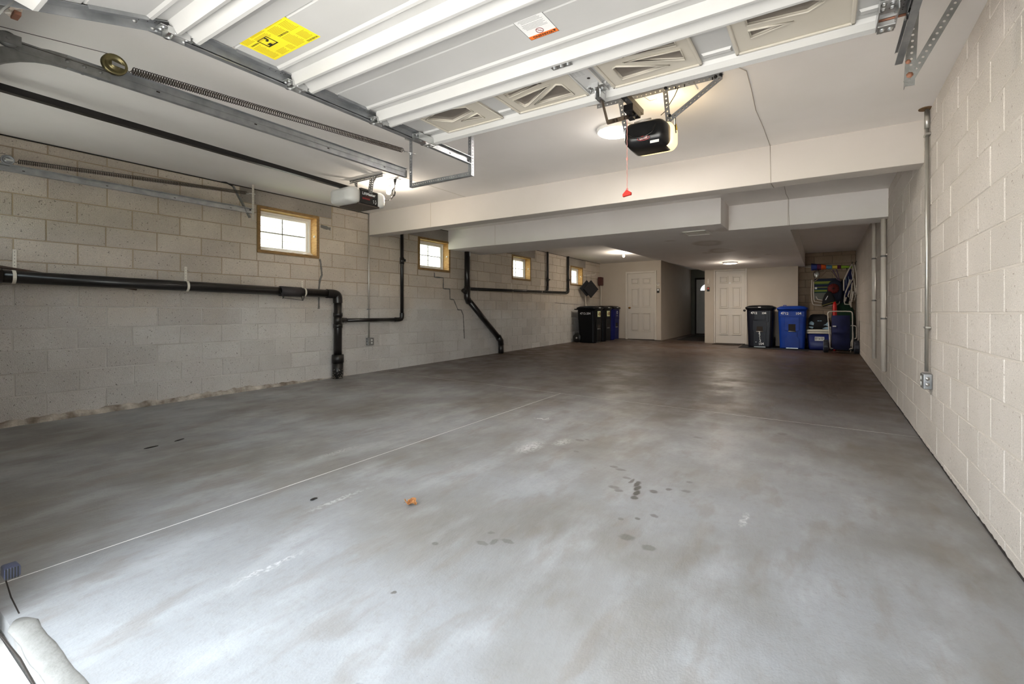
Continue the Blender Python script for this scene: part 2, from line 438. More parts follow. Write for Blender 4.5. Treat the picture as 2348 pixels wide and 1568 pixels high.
M_FLIGHT = mat('pale_blue_print', (150,178,196), .8)
M_MAT = mat('dark_mat', (38,36,38), .95, c2=(28,26,28), scale=30, bump=.5, bscale=120)
M_MATB = mat('brown_mat', (58,46,38), .95, c2=(46,36,30), scale=30, bump=.5, bscale=120)
M_RUB = mat('grey_rubber', (62,66,78), .6)
M_PIPEW = mat('white_pipe', (222,214,204), .4)
M_CONDUIT = mat('conduit_steel', (190,188,182), .35, .8)
M_BRASS = mat('brass', (190,130,50), .25, 1.0)
M_STICK = mat('brown_stick', (74,58,48), .7)
M_LEAF = mat('dry_leaf', (196,140,84), .7, c2=(140,84,44), scale=40)
M_COPPER = mat('rusty_steel', (150,105,84), .6, .4)
M_INSUL = mat('pale_insulation', (240,234,224), .8, c2=(210,190,170), scale=30)
# ------------------------------------------------------------------ setting
XL, XR, YF, YB, ZC, ZS = -6.139, 0.699, 0.35, 13.75, 2.64, 2.285
def fz(x, y): return .0155*(y-2.6) - .0165*(x-.7)

# floor: four concrete slabs with pale filled control joints between them
flo = thing('floor', (0, 0, 0), 'worn grey concrete garage floor, browner towards the back', kind='structure')
M_JOINT = mat('joint_filler', (238,238,238), .7, c2=(228,228,228), scale=20)
mb = MB()
mb.hexa([(XL-.2,YF+.06,fz(XL,YF)-.2),(XR+.2,YF+.06,fz(XR,YF)-.2),(XR+.2,17,fz(XR,17)-.2),(XL-.2,17,fz(XL,17)-.2)],
        [(x,y,fz(x,y)-.0012) for x,y in ((XL-.2,YF+.06),(XR+.2,YF+.06),(XR+.2,17),(XL-.2,17))])
mb.build('control_joint', M_JOINT, flo)
JX, JY, JW = -2.78, 4.90, .0045
for (x0,x1,y0,y1) in ((XL-.15,JX-JW,YF+.05,JY-JW),(JX+JW,XR+.15,YF+.05,JY-JW),(XL-.15,XR+.15,JY+JW,17.0)):
    q = ((x0,y0),(x1,y0),(x1,y1),(x0,y1))
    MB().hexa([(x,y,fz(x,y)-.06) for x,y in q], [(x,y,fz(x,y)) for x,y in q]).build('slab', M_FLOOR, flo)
# driveway outside and the rounded weather lip across the doorway
q = ((-14,-26),(9,-26),(9,YF+.045),(-14,YF+.045))
setp(MB().hexa([(x,y,-.5) for x,y in q], [(-14,-26,-.45),(9,-26,-.45),(9,YF+.045,fz(9,.4)-.012),(-14,YF+.045,fz(-6,.4)-.012)]).build('driveway', M_DRIVE), 'pale driveway slab outside the open garage door', kind='structure')
setp(MB().box(-60,60,-70,70,-.75,-.7).build('lawn', M_GRASS), 'grass around the building', kind='structure')
mb = MB(); rr = []
for k in range(41):
    x = -2.43 + 2.70*k/40; w = .034 + .003*math.sin(k*1.7); hgt = .012 + .002*math.sin(k*2.3)
    if k in (0, 40): w *= .5; hgt *= .3
    zf = fz(x, .42)
    rr.append([(x, .425 + w*math.cos(a), zf - .004 + hgt*math.sin(a)) for a in [PI*j/8 for j in range(9)]] + [(x, .425, zf-.03)])
mb.rings(rr); mb.build('weather_lip', mat('pale_lip', (138,138,136), .85, c2=(124,124,121), scale=14, bump=.3), flo, label='rounded pale lip cast across the doorway')

mb = MB(); P_ = [(-2.95,.470),(-2.62,.440),(-2.46,.432)]; Q_ = [(-2.40,.372),(-2.15,.380),(-1.9,.374),(-1.2,.378),(-.2,.372),(.28,.375)]
for pp in (P_, Q_):
    mb.rings([[(x,y-.002-.001*(i%2),fz(x,y)-.004),(x,y+.002,fz(x,y)-.004),(x,y+.002,fz(x,y)+.0006),(x,y-.002,fz(x,y)+.0006)] for i,(x,y) in enumerate(pp)], smooth=False)
mb.build('slab_gap', M_DARK, flo)
# block walls ---------------------------------------------------------
_bm = {}
def block_mesh(w, h, key, mtl, fs, fn):
    """block face w x h centred on 0; fs/fn = direction of length and outward normal"""
    k = (round(w, 3), round(h, 3), key)
    if k in _bm: return _bm[k]
    U = Vector(fs); Nn = Vector(fn); Z = Vector((0,0,1)); c = .004
    def p(a, b, n): return tuple(U*a + Z*b + Nn*n)
    W2, H2 = w/2, h/2
    v = [p(-W2+c,-H2+c,0),p(W2-c,-H2+c,0),p(W2-c,H2-c,0),p(-W2+c,H2-c,0), p(-W2,-H2,-c),p(W2,-H2,-c),p(W2,H2,-c),p(-W2,H2,-c), p(-W2,-H2,-.02),p(W2,-H2,-.02),p(W2,H2,-.02),p(-W2,H2,-.02)]
    f = [(0,1,2,3)] + [(4+i,4+(i+1)%4,(i+1)%4,i) for i in range(4)] + [(8+i,8+(i+1)%4,4+(i+1)%4,4+i) for i in range(4)]
    me = bpy.data.meshes.new('block'); me.from_pydata(v, [], f); me.materials.append(mtl)
    bm = bmesh.new(); bm.from_mesh(me); bmesh.ops.recalc_face_normals(bm, faces=bm.faces); bm.to_mesh(me); bm.free()
    me.update()
    # make sure the face looks outward
    if Vector(me.polygons[0].normal).dot(Nn) < 0: me.flip_normals()
    _bm[k] = me
    return me

def rect_diff(r, holes):
    out = [r]
    for (a0,a1,b0,b1) in holes:
        nx = []
        for (s0,s1,z0,z1) in out:
            if s1 <= a0 or s0 >= a1 or z1 <= b0 or z0 >= b1: nx.append((s0,s1,z0,z1)); continue
            if s0 < a0: nx.append((s0,a0,z0,z1))
            if s1 > a1: nx.append((a1,s1,z0,z1))
            m0, m1 = max(s0,a0), min(s1,a1)
            if z0 < b0: nx.append((m0,m1,z0,b0))
            if z1 > b1: nx.append((m0,m1,b1,z1))
        out = nx
    return [q for q in out if q[1]-q[0] > .03 and q[3]-q[2] > .03]

def block_wall(parent, zl, phase, s_lo, s_hi, pos, fs, fn, mtl, key, holes, limit, zfloor, ztop, jw=.010, order=None, blen=.4064, jig=0):
    rs = []
    rnd = random.Random(len(key)*13+5)
    for i in range(len(zl)-1):
        z0, z1 = zl[i], zl[i+1]
        s = phase + (blen/2 if i % 2 else 0) + rnd.uniform(-jig, jig)
        s -= math.ceil((s - s_lo)/blen)*blen
        while s < s_hi:
            a, b_ = max(s, s_lo), min(s+blen, s_hi)
            zz0 = z0
            if i == 0:
                zz0 = round((zfloor((a+b_)/2)-.012)*50)/50.0 - .02
            if b_-a > .04 and min(z1,ztop)-zz0 > .03:
                rs += rect_diff((a, b_, zz0, min(z1, ztop)), holes)
            s += blen
    if order: rs.sort(key=order)
    ov = MB()
    U = Vector(fs); Nn = Vector(fn)
    for n, (a, b_, z0, z1) in enumerate(rs):
        w, h = b_-a-jw, z1-z0-jw
        ctr = Vector(pos((a+b_)/2, (z0+z1)/2))
        pr = rnd.uniform(-.0015, .0015)
        if n < limit:
            o = bpy.data.objects.new('block', block_mesh(w, h, key, mtl, fs, fn)); COL.objects.link(o)
            o.parent = parent; o.location = ctr + Nn*pr - WL[parent]
        else:
            me = block_mesh(w, h, key, mtl, fs, fn)
            base = len(ov.v)
            ov.v += [Vector(v.co)+ctr for v in me.vertices]
            for pl in me.polygons: ov.f.append([base+q for q in pl.vertices]); ov.sm.append(False)
    if ov.v: ov.build('distant_blocks', mtl, parent, kind='stuff')
    return len(rs)

WIN = [(3.065,3.885,1.85,2.445),(5.731,6.53,1.85,2.43),(8.555,9.336,1.85,2.42),(11.373,12.135,1.86,2.41)]
wl = thing('wall_left', (XL, 7, 0), 'unpainted concrete block wall with four small windows', kind='structure')
mb = MB(); bx = XL-.0065
prev = YF-.2
for (a,b_,z0,z1) in WIN:
    mb.box(XL-.21, bx, prev, a, -.1, ZC+.05)
    mb.box(XL-.21, bx, a, b_, -.1, z0); mb.box(XL-.21, bx, a, b_, z1, ZC+.05)
    prev = b_
mb.box(XL-.21, bx, prev, 17.1, -.1, ZC+.05)
mb.build('mortar', M_MORTAR_L, wl)
zl = [.10,.342,.542,.742,.942,1.142,1.342,1.542,1.742,1.942,2.142,2.342,2.542,2.70]
lint = [(w[0]-.2, w[1]+.2, w[3], ZC-.012) for w in WIN]
holes = [(w[0]-.004,w[1]+.004,w[2]-.004,w[3]+.004) for w in WIN] + lint
block_wall(wl, zl, 1.249, YF, 13.35, lambda s,z:(XL,s,z), (0,1,0), (1,0,0), M_BLOCK_L, 'L', holes, 300, lambda s: fz(XL,s), ZC-.008, order=lambda r: r[0], jig=.012)
for (a,b_,z0,z1) in lint:
    MB().box(XL-.03, XL-.001, a+.006, b_-.006, z0+.004, z1).build('lintel', M_LINTEL, wl, bevel=.004)
MB().box(XL-.012, XL+.003, YF, 13.35, ZC-.010, ZC-.001).build('ceiling_gap', M_DARK, wl)
# crumbled mortar lip and efflorescence along the wall foot
mb = MB(); rr = []
for k in range(91):
    y = YF + 4.0*k/90; zf = fz(XL, y); a = random.uniform(.75, 1.25)
    taper = 1 if y < 3.2 else max(.15, 1-(y-3.2)/1.1)
    h_ = .055*a*taper; w = .040*random.uniform(.7,1.25)*taper
    rr.append([(XL-.01,y,zf-.02),(XL+w,y,zf-.02),(XL+w*.95,y,zf+h_*.45),(XL+w*.5,y,zf+h_*.85),(XL-.01,y,zf+h_)])
mb.rings(rr, smooth=False); mb.build('mortar_lip', M_LEDGE, wl, label='crumbling mortar lip with white salt bloom at the wall foot')
def ribbon(pts, w, name, parent, mtl, fn=(1,0,0), th=.004, wob=.3):
    mb = MB(); P = []
    pts = [Vector(p) for p in pts]
    for i in range(len(pts)-1):
        n = max(1, int((pts[i+1]-pts[i]).length/.03))
        for k in range(n): P.append(pts[i].lerp(pts[i+1], k/n))
    P.append(pts[-1]); Nn = Vector(fn); rr = []
    for i, p in enumerate(P):
        t = (P[min(i+1,len(P)-1)]-P[max(i-1,0)]).normalized(); sd = t.cross(Nn)
        ww = w*(1+random.uniform(-wob,wob))/2
        rr.append([p-sd*ww-Nn*.003, p+sd*ww-Nn*.003, p+sd*ww*.8+Nn*th, p-sd*ww*.8+Nn*th])
    mb.rings(rr, smooth=False); return mb.build(name, mtl, parent)
ribbon([(XL,y,z) for y,z in [(6.12,1.818),(6.125,1.736),(6.35,1.74),(6.35,1.536),(6.521,1.533),(6.528,1.342),(6.627,1.334),(6.746,1.141),(6.841,1.136),(6.9,1.038),(6.913,.839),(6.936,.57)]], .022, 'crack_filler', wl, M_CRACK)
ribbon([(XL,y,z) for y,z in [(3.897,1.845),(3.909,1.808),(3.929,1.624),(3.896,1.529),(3.883,1.405),(3.883,1.139)]], .028, 'crack_filler', wl, M_CRACK)
ribbon([(XL,3.91,2.315),(XL,4.06,2.295)], .05, 'crack_filler', wl, M_CRACK, wob=.4)
ribbon([(XL,10.5,1.34),(XL,12.3,1.30)], .012, 'crack_filler', wl, M_CRACK)

wr = thing('wall_right', (XR, 7, 0), 'pale concrete block wall beside the door tracks', kind='structure')
MB().box(XR+.0035, XR+.22, YF-.2, YB+.2, -.1, ZC+.05).build('mortar', M_MORTAR_R, wr)
zr = [-.14,.065,.2695,.474,.678,.883,1.087,1.29,1.496,1.70,1.903,2.109,2.319,2.52,2.72]
block_wall(wr, zr, 2.807, YF, YB, lambda s,z:(XR,s,z), (0,1,0), (-1,0,0), M_BLOCK_R, 'R', [], 270, lambda s: fz(XR,s), ZC-.004, jw=.007, order=lambda r: abs(r[0]-1.9), jig=.01)
ribbon([(XR-.002,y,fz(XR,y)+.004) for y in [2.2+.09*k for k in range(128)]], .012, 'floor_gap', wr, M_DARK, fn=(-1,0,0), th=.001, wob=.7)

wb = thing('wall_back', (0, YB, 0), 'brownish block wall of the storage niche', kind='structure')
MB().box(-.75, XR+.2, YB+.006, YB+.2, 0, ZC+.05).build('mortar', M_MORTAR_D, wb)
zb = [.14,.342,.542,.742,.942,1.142,1.342,1.542,1.742,1.942,2.142,2.342,2.542,2.70]
block_wall(wb, zb, -.41, -.60, XR, lambda s,z:(s,YB,z), (1,0,0), (0,-1,0), M_BLOCK_D, 'B', [], 100, lambda s: fz(s,YB), ZC-.004, order=lambda r: r[0])

# plaster walls round the back closets and the passage
def wallbox(name, label, x0,x1,y0,y1, m=M_WALL, z1=ZC+.02):
    o = MB().box(x0,x1,y0,y1,-.05,z1).build(name, m); return setp(o, label, kind='structure')
Y1, Y2 = 13.35, 13.40
wallbox('wall_closet_left', 'painted wall of the left closet', XL-.1, -4.15, Y1, Y1+.12)
wallbox('wall_hall_left', 'painted left side of the passage', -4.27, -4.15, Y1+.12, 17.0)
wallbox('wall_closet_right', 'painted wall of the right closet', -2.90, -.565, Y2, Y2+.12)
wallbox('wall_hall_right', 'painted right side of the passage', -2.90, -2.78, Y2+.12, 17.0)
wallbox('wall_niche_left', 'painted side of the storage niche', -.685, -.565, Y2+.12, YB+.2)
M_HALLEND = block_mat('hall_block', (120,120,112), (106,106,98), (70,66,58), .05, .4)
wallbox('wall_hall_end', 'grey block wall at the end of the passage', -4.3, -2.7, 16.95, 17.1, M_HALLEND)
mb = MB()
mb.box(.29, XR+.2, .15, YF, -.3, ZC+.05); mb.box(-3.22, -2.46, .15, YF, -.3, ZC+.05); mb.box(XL-.2, -5.98, .15, YF, -.3, ZC+.05)
mb.box(XL-.2, XR+.2, .15, YF, 2.13, ZC+.05)
setp(mb.build('wall_front', M_WALLF), 'front wall with the two garage doorways, behind the camera', kind='structure')
setp(MB().box(XL-.3, XR+.3, .15, 17.2, ZC, ZC+.15).build('ceiling', M_CEIL), 'painted plasterboard ceiling', kind='structure')
setp(MB().box(XL-.004, XR+.002, 4.70, 4.90, 2.295, ZC+.01).build('trim_1', M_BEAM, bevel=.004), 'boxed ceiling beam nearest the garage doors', kind='structure')
pl = [(XL-.004,6.48),(-1.19,6.48),(-1.19,7.06),(XR+.002,7.06),(XR+.002,7.48),(-.41,7.48),(-.41,YB),(-3.0,YB),(-3.0,13.3),(-3.42,7.44),(XL-.004,7.44)]
setp(MB().prism(pl, (0,0,ZS), (1,0,0), (0,1,0), (0,0,ZC+.01-ZS)).build('trim_2', M_SOFF, bevel=.004), 'dropped soffit over the middle of the garage with brown water stains', kind='structure')
# corner beads and drywall joint lines that show as thin shadows
for (a, b_) in (((-4.786,4.699,2.30),(-4.786,4.699,2.64)), ((-.42,7.058,2.29),(-.42,7.058,2.64)), ((-5.02,6.479,2.29),(-5.02,6.479,2.64))):
    MB().box(a[0]-.0012,a[0]+.0012,a[1]-.0012,a[1]+.001,a[2],b_[2]).build('board_joint', M_MORTAR_L, bpy.data.objects['trim_1' if a[1]<5 else 'trim_2'])
mb = MB(); mb.box(-4.14,-4.137, 3.3, 4.7, ZC-.0015, ZC+.001); mb.build('board_joint', M_MORTAR_L, bpy.data.objects['ceiling'])
mb = MB(); mb.hexa([(XL,Y1-.006,fz(XL,Y1)-.01),(-4.15,Y1-.006,fz(-4.15,Y1)-.01),(-4.15,Y1+.01,fz(-4.15,Y1)-.01),(XL,Y1+.01,fz(XL,Y1)-.01)],[(XL,Y1-.006,fz(XL,Y1)+.012),(-4.15,Y1-.006,fz(-4.15,Y1)+.012),(-4.15,Y1+.01,fz(-4.15,Y1)+.012),(XL,Y1+.01,fz(XL,Y1)+.012)])
setp(mb.build('foot_gap_back', M_DARK), 'dark gap along the foot of the closet wall', kind='structure')  # dark strip laid along the closet wall foot as its gap

# windows --------------------------------------------------------------
for n, (a,b_,z0,z1) in enumerate(WIN):
    w = thing('window_%d' % (n+1), (XL, (a+b_)/2, z0), ['wood-lined window nearest the garage doors','wood-lined window beside the second beam','wood-lined window behind the horizontal black pipe','wood-lined window beside the hanging black squares'][n], kind='structure')
    t = .036; x0, x1 = XL-.205, XL+.007
    MB().box(x0,x1,a,a+t,z0,z1).build('jamb', M_WOODD, w, bevel=.002)
    MB().box(x0,x1,b_-t,b_,z0,z1).build('jamb', M_WOOD, w, bevel=.002)
    MB().box(x0,x1-.002,a+t,b_-t,z1-t,z1).build('head_board', M_WOOD, w, bevel=.002)
    MB().box(x0,x1-.002,a+t,b_-t,z0,z0+t).build('sill_board', M_WOODD, w, bevel=.002)
    # weathered front edges
    mb = MB(); e = XL+.0075
    mb.box(x1-.003,e+.001,a,a+t,z0,z1); mb.box(x1-.003,e+.001,b_-t,b_,z0,z1); mb.box(x1-.003,e+.001,a+t,b_-t,z1-t,z1); mb.box(x1-.003,e+.001,a+t,b_-t,z0,z0+t)
    mb.build('board_edges', M_WOODD, w)
    A, B, C0, C1 = a+t, b_-t, z0+t, z1-t
    mb = MB(); X0, X1 = XL-.20, XL-.135; f = .028
    mb.box(X0,X1,A,A+f,C0,C1); mb.box(X0,X1,B-f,B,C0,C1); mb.box(X0,X1,A+f,B-f,C0,C0+f); mb.box(X0,X1,A+f,B-f,C1-f,C1)
    mb.build('outer_frame', M_VINYL, w, bevel=.003)
    g = .035; mb = MB(); X2, X3 = XL-.19, XL-.155; A2,B2,D0,D1 = A+f,B-f,C0+f,C1-f
    mb.box(X2,X3,A2,A2+g,D0,D1); mb.box(X2,X3,B2-g,B2,D0,D1); mb.box(X2,X3,A2+g,B2-g,D0,D0+g); mb.box(X2,X3,A2+g,B2-g,D1-g,D1)
    sash = mb.build('sash', M_VINYL, w, bevel=.003)
    A3,B3,E0,E1 = A2+g,B2-g,D0+g,D1-g
    ym, zm = (A3+B3)/2-.005, (E0+E1)/2; XM = XL-.172
    MB().box(XM-.004,XM+.004,ym-.006,ym+.006,E0,E1).build('muntin', M_GALVD, w)
    MB().box(XM-.0038,XM+.0038,A3,B3,zm-.006,zm+.006).build('muntin', M_GALVD, w)
    for (p0,p1) in ((A3,ym-.006),(ym+.006,B3)):
        for (q0,q1) in ((E0,zm-.006),(zm+.006,E1)):
            MB().box(XM-.002,XM+.002,p0,p1,q0,q1).build('pane', M_GLASS, w)
    mb = MB(); mb.lathe([(.018,0),(.018,.006),(.012,.010),(.0,.010)], (XL-.045, b_-t-.001, zm+.01), (0,-1,0), 14)
    k = mb.build('stop_button', M_WPL, w)
    if n == 0:
        for (yy, hh) in ((3.33,.022),(3.55,.026),(3.78,.04)):
            mb = MB(); mb.ell((XL-.09, yy, z0+t+.002), .05, .05+hh*.6, hh, 12, 6); mb.build('foam_blob', M_INSUL, w, label='crusty expanding foam on the sill')

# neighbour's house seen through the windows
nh = thing('house', (-9.5, 6, -.6), 'cream lap-sided house close outside the garage windows', 'house')
MB().box(-9.8,-9.53,-6,26,-.7,4.6).build('wall', M_SIDING, nh)
for k in range(34):
    z = .3 + k*.125
    MB().hexa([(-9.53,-6,z),(-9.513,-6,z),(-9.513,26,z),(-9.53,26,z)],[(-9.53,-6,z+.128),(-9.521,-6,z+.128),(-9.521,26,z+.128),(-9.53,26,z+.128)]).build('siding_board', M_SIDING, nh)

# the second garage door, shut, just left of the frame
gd2 = thing('door_4', (-4.6,.38,0), 'white sectional garage door, shut, left of the camera', kind='structure')
for k in range(3):
    MB().box(-5.98,-3.22,.355,.385,.04+k*.533,.04+(k+1)*.533-.004).build('door_panel', M_DOORW, gd2, bevel=.003)
xs = [-5.98,-5.87,-5.37,-5.20,-4.70,-4.50,-4.00,-3.83,-3.33,-3.22]
mb = MB(); mb.box(-5.98,-3.22,.355,.385,1.64,1.74); mb.box(-5.98,-3.22,.355,.385,2.06,2.17)
for q in range(0,10,2): mb.box(xs[q],xs[q+1],.355,.385,1.74,2.06)
mb.build('door_panel', M_DOORW, gd2)
for q in range(1,9,2): MB().box(xs[q],xs[q+1],.368,.372,1.74,2.06).build('pane', M_GLASS, gd2)
# doors ----------------------------------------------------------------
def panel_door(name, label, x0, x1, yf, z0, z1, knob=None, casing=.06, mtl=M_DOORW):
    """six-panel door facing -Y; yf = front face of the wall it sits in"""
    d = thing(name, ((x0+x1)/2, yf, z0), label, kind='structure')
    w, h = x1-x0, z1-z0; y = yf-.004
    MB().box(x0,x1,y-.012,yf+.02,z0,z1).build('door_leaf', mtl, d, bevel=.002)
    cols = [(.13,.435),(.565,.87)]; rows = [(.115,.40),(.485,.775),(.83,.93)]
    for (c0,c1) in cols:
        for (r0,r1) in rows:
            X0,X1,Z0,Z1 = x0+w*c0,x0+w*c1,z0+h*r0,z0+h*r1
            mb = MB(); yy = y-.012; g = .022
            # raised moulding ring and raised field
            for (a0,a1,b0,b1) in ((X0,X1,Z0,Z0+g),(X0,X1,Z1-g,Z1),(X0,X0+g,Z0+g,Z1-g),(X1-g,X1,Z0+g,Z1-g)):
                mb.box(a0,a1,yy-.018,yy+.001,b0,b1)
            k = .045
            mb.hexa([(X0+g+.012,yy+.001,Z0+g+.012),(X1-g-.012,yy+.001,Z0+g+.012),(X1-g-.012,yy+.001,Z1-g-.012),(X0+g+.012,yy+.001,Z1-g-.012)],
                    [(X0+k,yy-.012,Z0+k),(X1-k,yy-.012,Z0+k),(X1-k,yy-.012,Z1-k),(X0+k,yy-.012,Z1-k)])
            mb.build('raised_panel', mtl, d, bevel=.002)
    c = casing
    MB().box(x0-c,x0-.004,y-.034,yf+.01,z0-.01,z1+c).build('casing', M_TRIMW, d, bevel=.004)
    MB().box(x1+.004,x1+c,y-.034,yf+.01,z0-.01,z1+c).build('casing', M_TRIMW, d, bevel=.004)
    MB().box(x0-.004,x1+.004,y-.034,yf+.01,z1+.004,z1+c).build('casing', M_TRIMW, d, bevel=.004)
    MB().box(x0,x1,y-.010,yf+.015,z0-.03,z0-.001).build('threshold_gap', M_DARK, d)
    if knob:
        MB().lathe([(.028,0),(.028,.008),(.012,.014),(.012,.035),(.028,.045),(.028,.06),(.016,.07),(0,.07)], (knob, y-.012, z0+.95), (0,-1,0), 16).build('knob', M_BRASS, d)
    return d
panel_door('door_1', 'six-panel white door with a brass knob in the left closet wall', -5.19, -4.345, Y1, fz(-4.8,Y1)+.02, 2.275, knob=-5.12, casing=.065)
d2 = panel_door('door_2', 'six-panel white door with a small white tag, left of the navy bin', -2.60, -1.83, Y2, fz(-2.2,Y2)+.02, 2.235, casing=.048)
MB().box(-2.245,-2.195,Y2-.024,Y2-.014,1.885,1.915).build('number_tag', M_PAPER, d2)
d3 = thing('door_3', (-3.6,16.93,.3), 'grey exterior door with an arched light at the end of the passage', kind='structure')
MB().box(-3.95,-3.0,16.90,16.94,.33,2.27).build('door_leaf', M_DOORF, d3)
for (z0,z1) in ((.5,1.1),(1.2,1.75)):
    for (x0,x1) in ((-3.86,-3.54),(-3.42,-3.1)):
        mb = MB(); mb.box(x0,x1,16.892,16.90,z0,z0+.02); mb.box(x0,x1,16.892,16.90,z1-.02,z1); mb.box(x0,x0+.02,16.892,16.90,z0,z1); mb.box(x1-.02,x1,16.892,16.90,z0,z1); mb.build('raised_panel', M_DOORF, d3)
mb = MB(); ring = [(-3.48+.32*math.cos(PI*j/16), 16.888, 1.88+.24*math.sin(PI*j/16)) for j in range(17)]
mb.hexa(ring, [(p[0], 16.898, p[2]) for p in ring]); mb.build('arched_light', emis('daylight_glow', (235,240,245), 1.1), d3, label='half-round glass with daylight put in as glow')  # emission put into the arched glass in place of daylight behind it
mb = MB(); mb.box(-4.0,-3.95,16.87,16.95,.28,2.33); mb.box(-4.0,-2.92,16.87,16.95,2.27,2.33); mb.build('door_frame', M_DARK, d3)
MB().box(-3.95,-3.0,16.86,16.95,.29,.33).build('threshold', M_DARK, d3)
# ------------------------------------------------------------------ overhead door
gd = thing('garage_door', (-1.085, 1.4, 2.36), 'white steel sectional garage door rolled open overhead with four sunburst windows', 'garage door')
DX0, DX1, ZD = -2.42, .255, 2.36

def perf(mb, p0, p1, wdir, w, r, pitch, th=.002, n=8, slots=False):
    """strip of punched steel from p0 to p1; wdir = direction of its width"""
    p0, p1 = Vector(p0), Vector(p1); T = p1-p0; Ln = T.length; T.normalize()
    Wd = Vector(wdir); Wd = (Wd - T*Wd.dot(T)).normalized(); Nn = T.cross(Wd)
    k = max(1, int(Ln/pitch)); c = Ln/k
    for i in range(k):
        o = p0 + T*(c*(i+.5))
        oc = [(-c/2,-w/2),(0,-w/2),(c/2,-w/2),(c/2,0),(c/2,w/2),(0,w/2),(-c/2,w/2),(-c/2,0)]
        hc = [(r*(1.7 if slots else 1)*math.cos(a), r*math.sin(a)) for a in [R(225+45*j) for j in range(8)]]
        L = [[mb.P(o+T*a+Wd*b+Nn*s) for a, b in q] for q in (oc, hc) for s in (-th/2, th/2)]
        for j in range(8):
            j2 = (j+1) % 8
            mb.f += [[L[0][j],L[0][j2],L[2][j2],L[2][j]],[L[1][j],L[3][j],L[3][j2],L[1][j2]],[L[2][j],L[2][j2],L[3][j2],L[3][j]]]
            mb.sm += [False]*3
        for (a,b_) in ((4,5),(5,6),(0,1),(1,2)) + (((2,3),(3,4)) if i == k-1 else ()) + (((6,7),(7,0)) if i == 0 else ()):
            mb.f.append([L[0][a],L[0][b_],L[1][b_],L[1][a]]); mb.sm.append(False)
    return mb

def angle_bar(mb, p0, p1, d1, d2, w=.032, r=.0045, pitch=.025):
    """punched steel angle: legs along d1 and d2 from the line p0-p1"""
    p0, p1, d1, d2 = Vector(p0), Vector(p1), Vector(d1).normalized(), Vector(d2).normalized()
    perf(mb, p0+d1*w/2, p1+d1*w/2, d1, w, r, pitch); perf(mb, p0+d2*w/2, p1+d2*w/2, d2, w, r, pitch)
    return mb

def hexbolt(mb, p, ax, r=.007, h=.006):
    mb.lathe([(r*1.5,0),(r*1.5,.0015),(r,.002),(r,h),(0,h)], p, ax, 6)

YS = [.340,.872,1.405,1.938,2.412]
TILT = Matrix.Translation((0,.872,ZD)) @ Matrix.Rotation(R(17), 4, 'X') @ Matrix.Translation((0,-.872,-ZD))
# positions of the sunburst openings, taken on the door's own plane
OPEN = [
 [[(-2.203,2.13),(-2.082,2.238),(-1.875,2.188),(-1.872,2.119),(-2.03,2.075)],[(-2.019,2.263),(-1.869,2.294),(-1.868,2.228)]],
 [[(-1.566,2.112),(-1.564,2.158),(-1.325,2.108),(-1.36,2.086)],[(-1.562,2.198),(-1.553,2.296),(-1.521,2.289),(-1.295,2.149)],[(-1.482,2.304),(-1.228,2.308),(-1.235,2.185),(-1.261,2.169)]],
 [[(-.838,2.096),(-.595,2.132),(-.594,2.088),(-.70,2.072)],[(-.852,2.145),(-.59,2.272),(-.589,2.177)],[(-.924,2.173),(-.921,2.294),(-.675,2.284),(-.902,2.164)]],
 [[(-.285,2.071),(-.282,2.143),(-.059,2.17),(.008,2.126),(-.111,2.056)],[(-.281,2.186),(-.279,2.248),(-.119,2.212)]]]
FR = [(-2.235,-1.765),(-1.635,-1.155),(-1.0,-.525),(-.36,.115)]
FY0, FY1 = 2.035, 2.362
sections = []
